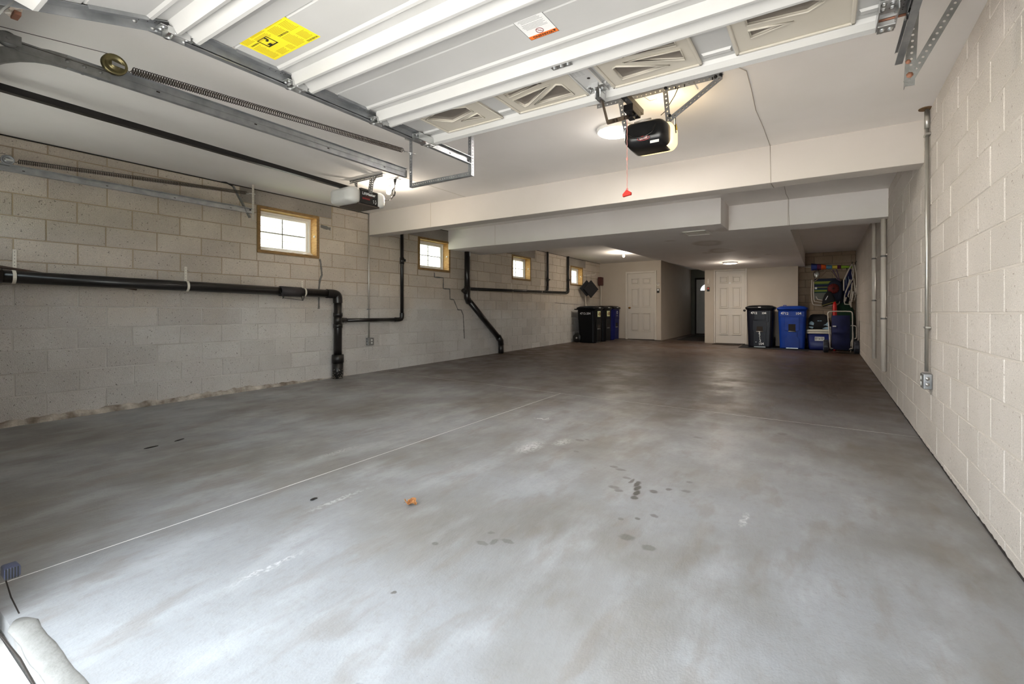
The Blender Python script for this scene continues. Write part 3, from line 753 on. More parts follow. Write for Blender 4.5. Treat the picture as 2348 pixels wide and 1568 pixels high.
for i in range(4):
    y0, y1 = YS[i], YS[i+1]; M = TILT if i == 0 else None
    win = (i == 3)
    def prof(y0, y1):
        top = .012
        if not win:
            a = [(y0+.003,-.0),(y0+.003,-.022),(y0+.045,-.046),(y0+.078,-.066),(y0+.092,-.066),(y0+.095,-.040),(y0+.118,-.020),(y0+.150,-.012),(y0+.222,-.012),(y0+.228,-.004),(y0+.236,-.010),
                 (y1-.108,-.010),(y1-.098,-.018),(y1-.085,-.020),(y1-.075,-.012),(y1-.030,-.010),(y1-.024,-.040),(y1-.018,-.066),(y1-.003,-.066),(y1-.003,-.0)]
        else:
            a = [(y0+.003,-.0),(y0+.003,-.022),(y0+.045,-.046),(y0+.078,-.066),(y0+.092,-.066),(y0+.095,-.020),
                 (y0+.10,-.012),(FY1+.004,-.012),(FY1+.008,-.012),(y1-.045,-.012),(y1-.038,-.030),(y1-.034,-.060),(y1-.005,-.066),(y1-.003,-.0)]
        return a, top
    a, top = prof(y0, y1)
    mb = MB(M)
    def strip(xa, xb, a, name='x'):
        n = len(a)
        i0 = [mb.P((xa, y, ZD+z)) for y, z in a]; i1 = [mb.P((xb, y, ZD+z)) for y, z in a]
        t0 = [mb.P((xa, y, ZD+top)) for y in (a[0][0], a[-1][0])]; t1 = [mb.P((xb, y, ZD+top)) for y in (a[0][0], a[-1][0])]
        for k in range(n-1):
            mb.f.append([i0[k], i0[k+1], i1[k+1], i1[k]]); mb.sm.append(False)
        mb.f.append([t0[0],t1[0],t1[1],t0[1]]); mb.sm.append(False)
        mb.f.append([t0[0],i0[0],i1[0],t1[0]]); mb.sm.append(False); mb.f.append([t0[1],t1[1],i1[-1],i0[-1]]); mb.sm.append(False)
        mb.f.append([t0[0]]+i0+[t0[1]]); mb.f.append([t1[0]]+i1+[t1[1]]); mb.sm += [False, False]
    if not win:
        strip(DX0, DX1, a)
        skin = mb.build('door_section', M_WSTEEL, gd)
    else:
        # near rail, far rail, and field pieces between the window inserts
        k = 7
        strip(DX0, DX1, a[:k]); strip(DX0, DX1, [(FY1+.008,-.001)]+a[8:])
        xs = [DX0] + [v for f in FR for v in f] + [DX1]
        for q in range(0, len(xs), 2):
            xa, xb = xs[q], xs[q+1]
            mb.box(xa, xb, FY0-.01, FY1+.01, ZD-.012, ZD)
            if xb-xa > .1:   # pressed ridges of the field
                mb.box(xa+.02, xb-.02, FY0+.012, FY0+.016, ZD-.015, ZD-.011)
                mb.hexa([(xa+.012,FY1-.075,ZD-.011),(xb-.012,FY1-.075,ZD-.011),(xb-.012,FY1-.02,ZD-.011),(xa+.012,FY1-.02,ZD-.011)],
                        [(xa+.02,FY1-.068,ZD-.022),(xb-.02,FY1-.068,ZD-.022),(xb-.02,FY1-.045,ZD-.022),(xa+.02,FY1-.045,ZD-.022)])
        mb.box(DX0, DX1, FY0-.012, FY0, ZD-.012, ZD+.005)
        skin = mb.build('door_section', M_WSTEEL, gd)
    WL[skin] = WL[gd]
    sections.append(skin)
    # galvanised end stiles with punched flange
    for (xa, xb) in ((DX0-.044, DX0+.006), (DX1-.006, DX1+.040)):
        m2 = MB(M)
        m2.box(xa, xb, y0+.006, y1-.006, ZD-.018, ZD-.014)
        xo = xa if xa < -1 else xb
        m2.box(xo-.0015, xo+.0015, y0+.006, y1-.006, ZD-.05, ZD+.008)
        if not win:
            xi = xb if xa < -1 else xa
            m2.box(xi-.004, xi+.002, y0+.24, y1-.10, ZD-.026, ZD-.010)
        m2.build('end_stile', M_GALV, skin, bevel=.001)
        m2 = MB(M)
        for q in (.40,.43,.455,.47):
            for dx in (.012,.026):
                yy = y0 + q*(y1-y0)/.533*1.02
                m2.lathe([(.0025,0),(.0025,.0006),(0,.0006)], (min(xa,xb)+dx+.006, yy, ZD-.0181), (0,0,-1), 6)
        m2.build('punched_holes', M_DARK, skin)
# window inserts -------------------------------------------------------
for k in range(4):
    x0, x1 = FR[k]; skin = sections[3]
    zf = ZD-.016
    cu = bpy.data.curves.new('f', 'CURVE'); cu.dimensions = '2D'; cu.fill_mode = 'BOTH'; cu.extrude = .006
    def spl(pts):
        s = cu.splines.new('POLY'); s.points.add(len(pts)-1)
        for q, p in enumerate(pts): s.points[q].co = (p[0], p[1], 0, 1)
        s.use_cyclic_u = True
    spl([(x0,FY0),(x1,FY0),(x1,FY1),(x0,FY1)])
    for poly in OPEN[k]: spl(poly)
    t = bpy.data.objects.new('tmp', cu); COL.objects.link(t); dg = bpy.context.evaluated_depsgraph_get(); dg.update()
    me = bpy.data.meshes.new_from_object(t.evaluated_get(dg)); bpy.data.objects.remove(t)
    me.transform(Matrix.Translation(Vector((0,0,zf))-WL[gd])); me.materials.clear(); me.materials.append(M_WIVORY)
    fr = bpy.data.objects.new('window_insert', me); COL.objects.link(fr); fr.parent = skin; WL[fr] = WL[gd]
    mb = MB(); g = .014
    for (a0,a1,b0,b1,zz) in ((x0-.004,x1+.004,FY0-.004,FY0+g,0),(x0-.004,x1+.004,FY1-g,FY1+.004,0),(x0-.004,x0+g,FY0,FY1,0),(x1-g,x1+.004,FY0,FY1,0)):
        mb.box(a0,a1,b0,b1,zf-.014,zf-.004)
    g2 = .035
    for (a0,a1,b0,b1) in ((x0+g2,x1-g2,FY1-g2,FY1-g2+.010),(x0+g2,x1-g2,FY0+g2-.006,FY0+g2),(x0+g2-.006,x0+g2,FY0+g2,FY1-g2),(x1-g2,x1-g2+.006,FY0+g2,FY1-g2)):
        pass
    mb.build('insert_border', M_WIVORY, skin, bevel=.004)
    for poly in OPEN[k]:
        c = Vector((sum(p[0] for p in poly)/len(poly), sum(p[1] for p in poly)/len(poly)))
        P = [Vector(p) for p in poly]
        mb = MB()
        mb.tube([(p.x+(p-c).normalized().x*.006, p.y+(p-c).normalized().y*.006, zf-.008) for p in P], .0055, 6, closed=True)
        mb.build('muntin_bead', M_WIVORY, skin)
        e = [(p + (p-c).normalized()*.004) for p in P]
        MB().hexa([(p.x,p.y,zf+.003) for p in e], [(p.x,p.y,zf+.006) for p in e]).build('pane', M_GLASSD, skin)
    mb = MB()
    for xx in (x0+.012, (x0+x1)/2, x1-.012):
        for yy in (FY0+.006, FY1-.004): mb.lathe([(.004,0),(.003,.002),(0,.002)], (xx, yy, zf-.014), (0,0,-1), 8)
    mb.build('screws', M_CHROME, skin)
# centre stile plate with stamped lines and a punched hole
mb = MB(); mb.box(-1.145,-1.03,2.035,2.37,ZD-.020,ZD-.013); mb.box(-1.15,-1.143,2.04,2.36,ZD-.026,ZD-.012); mb.box(-1.034,-1.028,2.04,2.36,ZD-.030,ZD-.012)
cs = mb.build('centre_stile', M_WSTEEL, sections[3])
MB().lathe([(.009,0),(.009,.001),(0,.001)], (-1.078,2.20,ZD-.0202), (0,0,-1), 14).build('punched_hole', M_DARK, sections[3])
MB().box(-1.042,-1.037,2.07,2.27,ZD-.0215,ZD-.0195).build('glue_streak', M_WOOD, sections[3], label='amber glue streak along the centre stile')
mb = MB()
for q in range(7):
    for w in range(3): mb.box(-1.138+w*.022,-1.122+w*.022,2.075+q*.013,2.078+q*.013,ZD-.0206,ZD-.0199)
mb.build('stamped_text', M_INKG, sections[3])

# hinges and rollers
def hinge(x, y, M, skin, side):
    mb = MB(M)
    mb.box(x-.028,x+.028,y-.055,y-.012,ZD-.052,ZD-.048); mb.box(x-.028,x+.028,y+.012,y+.075,ZD-.056,ZD-.052)
    mb.box(x-.030,x-.027,y-.03,y+.05,ZD-.075,ZD-.045); mb.box(x+.027,x+.030,y-.03,y+.05,ZD-.075,ZD-.045)
    mb.cyl((x-.032,y,ZD-.064),(x+.032,y,ZD-.064),.007,n=10)
    for (dx,dy) in ((-.015,-.04),(.015,-.04),(-.015,.055),(.015,.055)): hexbolt(mb,(x+dx,y+dy,ZD-.054),(0,0,-1))
    mb.build('hinge', M_CHROME, skin)
def roller(x0, y, z, M, skin, side):
    xo = x0+side*.075
    mb = MB(M); mb.cyl((x0-side*.03,y,z),(xo,y,z),.0055,n=8); mb.build('roller_stem', M_COPPER, skin)
    MB(M).lathe([(.008,-.007),(.021,-.006),(.0225,0),(.021,.006),(.008,.007)], (xo,y,z), (side,0,0), 16).build('roller_wheel', M_BLKPL, skin)
for i in (1,2,3):
    for sx, side in ((DX0-.012,-1),(DX1+.010,1)):
        hinge(sx, YS[i], None, sections[i], side); roller(sx, YS[i]+.002, ZD-.036, None, sections[i], side)
for xx in (-1.115,):
    for i in (3,):
        mb = MB(); mb.box(xx-.055,xx+.055,YS[i]+.012,YS[i]+.05,ZD-.052,ZD-.046)
        for dx in (-.038,.0,.038): hexbolt(mb,(xx+dx,YS[i]+.03,ZD-.052),(0,0,-1),.008,.008)
        mb.build('centre_hinge', M_CHROME, sections[3])
for sx, side in ((DX0-.005,-1),(DX1-.03,1)):
    mb = MB(); y = 2.36
    mb.box(sx-.032,sx+.032,y-.115,y-.02,ZD-.032,ZD-.028); mb.box(sx-.034,sx-.030,y-.12,y+.03,ZD-.075,ZD-.028); mb.box(sx+.030,sx+.034,y-.12,y+.03,ZD-.075,ZD-.028)
    mb.box(sx-.030,sx+.030,y-.02,y+.035,ZD-.082,ZD-.078)
    for (dx,dy,zz) in ((-.015,-.095,.032),(.015,-.095,.032),(-.015,-.06,.032),(.015,-.06,.032),(-.013,.008,.082),(.014,.012,.082)): hexbolt(mb,(sx+dx,y+dy,ZD-zz),(0,0,-1),.0075,.008)
    mb.build('top_bracket', M_CHROME, sections[3]); roller(sx, y+.01, ZD-.040, None, sections[3], side)
# opener bracket in the middle of the top rail
mb = MB(); mb.box(-1.115,-1.025,2.27,2.30,ZD-.034,ZD-.020); mb.box(-1.09,-1.052,2.26,2.36,ZD-.046,ZD-.020); mb.box(-1.088,-1.082,2.30,2.37,ZD-.085,ZD-.03); mb.box(-1.060,-1.054,2.30,2.37,ZD-.085,ZD-.03)
for (dx,dy) in ((-.035,2.285),(.035,2.285),(-.008,2.275),(.008,2.345)): hexbolt(mb,(-1.071+dx,dy,ZD-.046),(0,0,-1),.008,.01)
mb.build('opener_bracket', M_CHROME, sections[3])

# stickers (upside down seen from here: their tops point into the garage)
zs = ZD-.0107
def U(x, y): return (x, y, zs)
st = MB().box(-2.352,-1.976,1.073,1.258,zs-.0008,zs+.001).build('warning_sticker', M_YEL, sections[1], label='yellow warning sticker with dense print')
rnd = random.Random(3); mb = MB()
def para(x0,x1,y0,y1,n):
    for q in range(n):
        y = y0+(y1-y0)*(q+.5)/n
        mb.box(x0, x1-(x1-x0)*rnd.uniform(0,.18), y-.0013, y+.0013, zs-.0012, zs-.0007)
for (x0,x1,y0,y1,n) in ((-2.34,-2.27,1.085,1.125,7),(-2.26,-2.14,1.08,1.105,5),(-2.26,-2.15,1.112,1.14,5),(-2.13,-1.985,1.08,1.10,4),(-2.34,-2.28,1.15,1.245,15),(-2.265,-2.20,1.165,1.185,4),
    (-2.14,-2.06,1.108,1.15,7),(-2.05,-1.985,1.108,1.165,9),(-2.14,-2.06,1.17,1.245,12),(-2.05,-1.99,1.185,1.235,9),(-2.27,-2.20,1.215,1.248,6),(-2.19,-2.15,1.215,1.248,6)): para(x0,x1,y0,y1,n)
mb.build('sticker_print', M_YELD, sections[1])
mb = MB(); mb.box(-2.262,-2.185,1.128,1.1305,zs-.0013,zs-.0008); mb.box(-2.262,-2.185,1.178,1.184,zs-.0013,zs-.0008); mb.box(-2.262,-2.256,1.128,1.184,zs-.0013,zs-.0008); mb.box(-2.191,-2.185,1.128,1.184,zs-.0013,zs-.0008)
mb.box(-2.245,-2.222,1.165,1.18,zs-.0013,zs-.0008); mb.box(-2.225,-2.21,1.145,1.155,zs-.0013,zs-.0008); mb.box(-2.212,-2.20,1.13,1.15,zs-.0013,zs-.0008)
mb.build('sticker_picture', M_INK, sections[1])
text('WARNING', .016, M_INK, sections[1], (-2.10,1.158,zs-.0012), (-1,0,0), (0,1,0), 'sticker_word')
text('WARNING', .016, M_INK, sections[1], (-2.02,1.246,zs-.0012), (-1,0,0), (0,1,0), 'sticker_word')
text('WARNING', .013, M_INK, sections[1], (-2.30,1.138,zs-.0012), (-1,0,0), (0,1,0), 'sticker_word')
MB().box(-1.162,-1.014,1.610,1.774,zs-.0008,zs+.001).build('warning_label', M_PAPER, sections[2], label='white warning label with an orange heading strip')
mb = MB()
for (a0,a1,b0,b1) in ((-1.162,-1.014,1.610,1.612),(-1.162,-1.014,1.772,1.774),(-1.162,-1.1605,1.610,1.774),(-1.0155,-1.014,1.610,1.774)): mb.box(a0,a1,b0,b1,zs-.0012,zs-.0007)
mb.build('label_border', M_INK, sections[2])
MB().box(-1.1605,-1.0155,1.748,1.772,zs-.0012,zs-.0006).build('label_strip', M_ORNG, sections[2], label='orange heading strip')
text('WARNING', .021, M_INK, sections[2], (-1.091,1.760,zs-.0014), (-1,0,0), (0,1,0), 'label_word', bold=.0004)
MB().hexa([(-1.022,1.752,zs-.0012),(-1.038,1.752,zs-.0012),(-1.030,1.768,zs-.0012)],[(-1.022,1.752,zs-.0016),(-1.038,1.752,zs-.0016),(-1.030,1.768,zs-.0016)]).build('label_triangle', M_INK, sections[2])
mb = MB(); rnd = random.Random(5)
for q, y in enumerate([1.622,1.626,1.634,1.641,1.648,1.655,1.666,1.673,1.680,1.687,1.694,1.701]):
    mb.box(-1.148+rnd.uniform(0,.01)+(0.03 if q < 2 else 0), -1.028-rnd.uniform(0,.02)-(0.02 if q < 2 else 0), y-.0012, y+.0012, zs-.0011, zs-.0007)
mb.build('label_print', M_INKG, sections[2])
mb = MB(); mb.tube([(-1.088+.017*math.cos(PI*j/12), 1.727+.017*math.sin(PI*j/12), zs-.0012) for j in range(24)], .0013, 5, closed=True); mb.tube([(-1.100,1.715,zs-.0012),(-1.076,1.739,zs-.0012)], .001, 5); mb.tube([(-1.096,1.727,zs-.0012),(-1.080,1.727,zs-.0012)], .0006, 5)
mb.build('prohibition_sign', M_REDD, sections[2])

# ------------------------------------------------------------------ tracks
def cprof(side, H=.062, D=.030):
    """C section in (x,z): web at the outside, flanges to `side`"""
    t = .0022
    return [(0,0),(side*D,0),(side*D,.006),(side*(D-t),.006),(side*(D-t),t),(side*t,t),(side*t,H-t),(side*(D-t),H-t),(side*(D-t),H-.006),(side*D,H-.006),(side*D,H),(0,H)]
def track(name, label, x, side, y0, y1, z, r=.33, drop=True, ang=None, grp=None, curve_to=90, slope=0, spl=None):
    sa, sb = spl or (y0-.10, y0+.13)
    t = thing(name, (x, y1, z), label, 'door track', group=grp)
    pr = cprof(side)
    def ring(y, zz, a):   # a = tilt of the track direction below horizontal
        return [(x+p[0], y, zz+p[1]) for p in pr]
    rr = [ring(y1, z, 0), ring(y0, z, 0)]
    MB().rings(rr, smooth=False).build('horizontal_rail', M_GALV, t)
    if drop:
        rr = []
        for k in range(11):
            a = R(curve_to*k/10)
            # centre of the bend lies below the rail at (y0, z-r)
            cy, cz = y0, z-r
            rr.append([(x+p[0], cy-(r+p[1])*math.sin(a), cz+(r+p[1])*math.cos(a)) for p in pr])
        MB().rings(rr, smooth=False).build('curved_rail', M_GALVD, t)
        rr = [[(x+p[0], y0-r-p[1], zz) for p in pr] for zz in (z-r, .06)]
        MB().rings(rr, smooth=False).build('vertical_rail', M_GALV, t)
        mb = MB(); xo = x-side*.003
        mb.box(min(xo,x), max(xo,x), sa, sb, z+.002, z+.050)
        for yy in (sa+.03,sb-.16,sb-.10,sb-.04): hexbolt(mb,(xo,yy,z+.03),(-side,0,0),.006,.006)
        for yy in (sb-.10,sb-.04): hexbolt(mb,(x+side*.03,yy,z+.004),(side*.2,0,-1),.006,.005)
        mb.build('splice_plate', M_GALVD, t)
    mb = MB()
    for q in range(4):
        yy = y0+.35+q*(y1-y0-.5)/3.2
        if yy < y1-.1:
            for xs_ in (x+side*.0025, x-side*.0006): mb.box(xs_-.0005,xs_+.0005,yy,yy+.016,z+.024,z+.031)
    mb.build('slot', M_DARK, t)
    if ang:
        mb = MB(); xo = x-side*.004
        mb.box(min(xo,xo-side*.002),max(xo,xo-side*.002),sb,y1-.02,z+.036,z+.070); mb.box(min(xo,xo-side*.025),max(xo,xo-side*.025),sb,y1-.02,z+.068,z+.070)
        mb.build('stiffening_angle', M_GALV, t)
    return t
ZT = 2.297
track('door_track', 'left galvanised track carrying the open white door', -2.492, 1, .64, 2.90, ZT, r=.27, spl=(.62,.85))
track('door_track', 'right galvanised track carrying the open white door', .330, -1, .64, 2.78, ZT, r=.27)
track('door_track', 'empty galvanised track under the stretched spring, ending at the hanging strap frame', -3.205, -1, .72, 2.86, ZT, r=.33, ang=True, spl=(.53,.88))
track('door_track', 'empty galvanised track running along the left block wall', -5.995, 1, .72, 2.95, ZT-.005, r=.33, ang=True, spl=(.53,.88))
# sticker on the left track bend
MB(Matrix.Translation((-2.498,.64,2.315)) @ Matrix.Rotation(R(15),4,'X')).box(-.001,.001,-.05,.05,-.014,.014).build('small_label', M_PAPER, bpy.data.objects['door_track'])
# ------------------------------------------------------------------ hangers, springs, cables
A_ = (1,0,0); B_ = (0,1,0); Z_ = (0,0,1)
h = thing('track_hanger', (-2.8, 2.86, 2.2), 'U-shaped hanging frame of punched steel holding the ends of the two middle tracks', 'hanger')
mb = MB(); angle_bar(mb, (-3.178,2.865,ZC), (-3.178,2.865,2.205), (1,0,0), (0,1,0)); mb.build('upright', M_GALV, h)
mb = MB(); angle_bar(mb, (-2.462,2.865,ZC), (-2.462,2.865,2.205), (-1,0,0), (0,1,0)); mb.build('upright', M_GALV, h)
mb = MB(); angle_bar(mb, (-3.178,2.868,2.207), (-2.462,2.868,2.207), (0,0,1), (0,1,0)); mb.build('cross_bar', M_GALV, h)
mb = MB(); mb.box(-3.20,-3.14,2.83,2.90,ZC-.012,ZC-.001); hexbolt(mb,(-3.165,2.862,2.34),(0,-1,0)); hexbolt(mb,(-3.165,2.862,2.50),(0,-1,0)); mb.cyl((-3.18,2.83,2.515),(-3.13,2.90,2.50),.005,n=8); mb.build('bolts', M_CHROME, h)
h = thing('track_hanger', (.45, 2.78, 2.19), 'punched steel V bracket at the end of the right track, by the pale wall', 'hanger')
mb = MB(); angle_bar(mb, (.362,2.785,ZC), (.340,2.785,2.185), (1,0,0), (0,1,0), .038, .006, .027); mb.build('upright', M_GALVD, h)
mb = MB(); perf(mb, (.350,2.782,2.20), (.585,2.782,ZC-.005), (1,0,-.5), .038, .006, .027); mb.build('diagonal_brace', M_GALVD, h)
mb = MB(); hexbolt(mb,(.358,2.780,2.235),(0,-1,0),.010,.008); hexbolt(mb,(.352,2.780,2.30),(0,-1,0),.008,.01); mb.build('bolts', M_COPPER, h)
h = thing('track_hanger', (-5.96, 2.92, 2.2), 'pale punched strap and slanted angle holding the wall-side track, left of the first window', 'hanger')
mb = MB(); perf(mb, (-5.955,2.925,ZC), (-5.955,2.925,2.215), (1,.35,0), .03, .0045, .027); mb.build('upright', M_GALVW, h)
mb = MB(); angle_bar(mb, (-6.10,2.76,2.60), (-5.975,2.885,2.23), (0,1,.4), (1,0,.3), .03, .004, .025); mb.build('diagonal_brace', M_GALVD, h)
mb = MB(); mb.tube([(-6.13,2.66,2.632),(-6.11,2.70,2.636),(-6.08,2.76,2.60)], .008, 6); hexbolt(mb,(-5.97,2.90,2.33),(1,0,0)); mb.build('bolts', M_BLKST, h)

def spring(name, label, x, y0, z0, y1, z1, rad, grp, yend, zend, ypul, zpul, pl_mat, cable_to):
    t = thing(name, (x, y1, z1), label, 'spring', group=grp)
    P0, P1 = Vector((x,y0,z0)), Vector((x,y1,z1)); T = (P1-P0); Ln = T.length; T.normalize()
    pk = 1.0 if x > -4 else .78
    S = Vector((1,0,0)); Q = T.cross(S); turns = int(Ln/.0128); n = turns*10; path = []
    path.append(P0 - T*.03); path.append(P0 - T*.012 + Q*rad*.6)
    for k in range(n+1):
        a = 2*PI*k/10; f = k/n
        # wider pitch near the pulley end
        ff = f - .05*math.sin(PI*f)*(1-f)
        path.append(P0 + T*(Ln*ff) + S*(rad*math.cos(a)) + Q*(rad*math.sin(a)))
    path.append(P1 + T*.01); path.append(P1 + T*.03)
    MB().tube(path, .0026, 5).build('coil', M_SPRING, t)
    E = Vector((x, yend, zend))
    mb = MB(); mb.tube([P1+T*.008, P1+T*.02+Q*.012, P1+T*.04, E], .0035, 6); mb.cyl(E-T*.02, E+T*.035, .005, n=8); mb.lathe([(.009,0),(.009,.007),(0,.007)], E+T*.02, T, 6)
    mb.build('eye_bolt', M_CHROME, t)
    C = Vector((x, ypul, zpul))
    mb = MB(); mb.lathe([(r_*pk, h_) for r_, h_ in [(.008,-.012),(.018,-.011),(.020,-.002),(.036,-.002),(.039,-.009),(.051,-.012),(.052,-.009),(.047,-.002),(.047,.002),(.052,.009),(.051,.012),(.039,.009),(.036,.002),(.020,.002),(.018,.011),(.008,.012)]], C, (1,0,0), 28)
    pu = mb.build('pulley', pl_mat, t)
    mb = MB()
    for sx in (-.014,.014):
        a0 = C + Vector((sx,0,0)); a1 = P0 - T*.022 + Vector((sx*.4,0,0))
        d = (a1-a0).normalized(); q = d.cross(Vector((1,0,0))).normalized()
        mb.hexa([a0-d*.014-q*.010,a0-d*.014+q*.010,a1+q*.007,a1-q*.007],[p+Vector((.002,0,0)) for p in (a0-d*.014-q*.010,a0-d*.014+q*.010,a1+q*.007,a1-q*.007)])
    mb.cyl(P0-T*.022-Vector((.009,0,0)), P0-T*.022+Vector((.009,0,0)), .004, n=8); mb.cyl(C-Vector((.02,0,0)), C+Vector((.02,0,0)), .007, n=10)
    mb.build('pulley_fork', M_CHROME, t)
    mb = MB()
    for q, c in enumerate(cable_to):
        off = .050*(1 if q == 0 else -1)
        up = Vector((0,-.25,1)).normalized()
        s0 = C + up*off; mb.tube([s0, Vector(c)], .0016, 5)
    mb.build('lift_cable', M_SPRING, t)
    return t
spring('extension_spring', 'dark coil spring stretched above the track with a brassy pulley, nearest the open door', -3.17, .955, 2.378, 2.775, 2.508, .0185, 'stretched door springs', 2.86, 2.512, .884, 2.377, M_BRASSY, [(-3.17,.40,2.355),(-3.17,.55,2.325)])
spring('extension_spring', 'dark coil spring stretched along the left block wall above its track', -5.985, 1.045, 2.392, 2.86, 2.530, .0185, 'stretched door springs', 2.93, 2.534, .985, 2.39, M_GALV, [(-5.985,.40,2.36),(-5.985,.55,2.33)])
p = thing('pulley_block', (-3.18,.52,2.30), 'small dark sheave clamped on the track bend at the left edge', 'pulley')
mb = MB(); mb.lathe([(.01,-.008),(.034,-.007),(.030,0),(.034,.007),(.01,.008)], (-3.165,.52,2.322), (1,0,0), 20); mb.build('wheel', M_GALVD, p)
mb = MB(); mb.box(-3.185,-3.181,.44,.56,2.30,2.345); mb.box(-3.150,-3.146,.44,.56,2.30,2.345); mb.cyl((-3.19,.52,2.322),(-3.14,.52,2.322),.007,n=8); mb.build('bracket', M_GALVD, p)
p = thing('insulation_scrap', (-2.60,.45,2.205), 'torn pale scrap with a reddish edge in the top left corner', 'scrap')
mb = MB(); rnd = random.Random(2)
for k in range(9):
    c = Vector((-2.62+rnd.uniform(-.05,.03), .445+rnd.uniform(-.015,.015), 2.255+rnd.uniform(-.018,.04)))
    mb.M = Matrix.Translation(c) @ Euler((rnd.uniform(0,3),rnd.uniform(0,3),rnd.uniform(0,3))).to_matrix().to_4x4()
    mb.box(-.034,.034,-.020,.020,-.010,.010)
mb.M = None
mb.build('scrap', M_INSUL, p, bevel=.003)
mb = MB(); mb.box(-2.63,-2.575,.440,.458,2.196,2.210); mb.build('red_edge', M_COPPER, p)

# door sensor at the left jamb
p = thing('door_sensor', (-2.50,.42,.02), 'small dark safety sensor at the left edge, just above the floor', 'sensor')
mb = MB(); mb.box(-2.535,-2.475,.400,.440,.145,.185); mb.build('housing', mat('sensor_grey', (58,62,82), .4), p, bevel=.006, seg=2)
mb = MB()
for k in range(5): mb.box(-2.478+.0,-2.473,.402+.007*k,.406+.007*k,.146,.184)
mb.build('ribs', M_BLKPL, p)
mb = MB(); mb.box(-2.56,-2.533,.385,.39,.09,.19); mb.build('mount_plate', M_GALVD, p)

# ------------------------------------------------------------------ garage openers
o1 = thing('garage_opener', (-1.04, 3.1, 2.2), 'black garage door opener head with a glowing lens, hung behind the open door', 'door opener')
def rr2(cx, cz, w, hh, r, y, n=5):
    out = []
    for (sx, sz, a0) in ((1,1,0),(-1,1,90),(-1,-1,180),(1,-1,270)):
        for k in range(n+1):
            a = R(a0+90*k/n); out.append((cx+sx*(w/2-r)+r*math.cos(a), y, cz+sz*(hh/2-r)+r*math.sin(a)))
    return out
cx, cz = -1.038, 2.302
mb = MB(); mb.rings([rr2(cx,cz+.01,.20,.09,.03,2.945), rr2(cx,cz+.005,.255,.125,.04,2.952), rr2(cx,cz,.285,.15,.045,2.975), rr2(cx,cz,.292,.165,.045,3.05), rr2(cx,cz,.292,.165,.045,3.17), rr2(cx,cz,.27,.15,.04,3.18)])
hs = mb.build('housing', M_BLKPL, o1)
mb = MB(); mb.tube([(cx-.10,2.947,cz-.005),(cx-.06,2.940,cz-.035),(cx,2.938,cz-.045),(cx+.06,2.940,cz-.02),(cx+.09,2.946,cz+.03)], .006, 6); mb.build('cover_ridge', M_BLKPL, hs)
lens = mat('lens_plastic', (236,226,200), .4); nt = lens.node_tree; bb = nt.nodes['Principled BSDF']; bb.inputs['Emission Color'].default_value = lin((255,214,150)); bb.inputs['Emission Strength'].default_value = .75
mb = MB(); mb.rings([rr2(cx+.010,cz-.002,.285,.155,.045,3.075), rr2(cx+.014,cz+.006,.306,.168,.050,3.09), rr2(cx+.012,cz+.006,.306,.168,.050,3.19), rr2(cx+.01,cz+.002,.28,.15,.045,3.215)])
mb.build('light_lens', lens, o1, label='glowing cream light lens')
text('GENIE', .020, mat('logo_pink', (236,190,188), .5), hs, (cx+.005,2.9375,cz-.022-.028), (1,0,.06), (0,0,1), 'logo', bold=.0006)
mb = MB(); mb.tube([(cx+.005+.042*math.cos(2*PI*j/20), 2.9378, cz-.050+.014*math.sin(2*PI*j/20)) for j in range(20)], .0016, 5, closed=True); mb.build('logo_ring', mat('logo_red', (190,70,70), .5), hs)
mb = MB(); mb.box(cx+.045,cx+.105,2.955,2.960,cz-.085,cz-.068); mb.build('rating_label', M_PAPER, hs)
mb = MB(); mb.tube([(cx-.07,2.97,cz+.078),(cx-.02,2.965,cz+.082),(cx+.05,2.975,cz+.087)], .006, 8); mb.build('top_clip', M_ALU, o1)
# rail over the open door to the front wall
mb = MB(); mb.hexa([(-1.10,.36,2.425),(-1.06,.36,2.425),(-1.06,.36,2.46),(-1.10,.36,2.46)],[(-1.10,3.02,2.445),(-1.06,3.02,2.445),(-1.06,3.02,2.48),(-1.10,3.02,2.48)]); mb.build('rail', M_BLKST, o1)
mb = MB(); mb.box(-1.112,-1.048,2.78,2.93,2.385,2.43); mb.box(-1.10,-1.06,2.80,2.86,2.35,2.39); mb.cyl((-1.12,2.83,2.37),(-1.04,2.83,2.37),.008,n=8); mb.build('trolley', M_BLKST, o1, bevel=.004)
mb = MB()
for (p0,p1) in (((-1.078,2.365,2.29),(-1.082,2.455,2.195)),((-1.082,2.455,2.195),(-1.088,2.82,2.365))):
    p0,p1 = Vector(p0),Vector(p1); d=(p1-p0).normalized(); q=d.cross(Vector((1,0,0))).normalized()
    mb.hexa([p0-q*.013-d*.004,p0+q*.013-d*.004,p1+q*.013+d*.004,p1-q*.013+d*.004],[v+Vector((.005,0,0)) for v in (p0-q*.013-d*.004,p0+q*.013-d*.004,p1+q*.013+d*.004,p1-q*.013+d*.004)])
for f in (.25,.38,.75): hexbolt(mb, Vector((-1.082,2.455,2.195)).lerp(Vector((-1.088,2.82,2.365)), f)+Vector((.005,0,0)), (1,0,0), .008, .006)
mb.build('door_arm', mat('arm_steel', (78,66,58), .4, .7), o1)
mb = MB()
pts = [(-1.10,2.815,2.36-.0125*k) for k in range(40)]
mb.tube([(p[0]+.0012*math.sin(i*1.9), p[1]+.0012*math.cos(i*1.9), p[2]) for i,p in enumerate(pts)], .0022, 5); mb.ell((-1.10,2.815,2.09),.007,.007,.012,8,6)
mb.build('pull_cord', mat('cord_pink', (214,150,140), .8), o1)
mb = MB(); z = 1.845
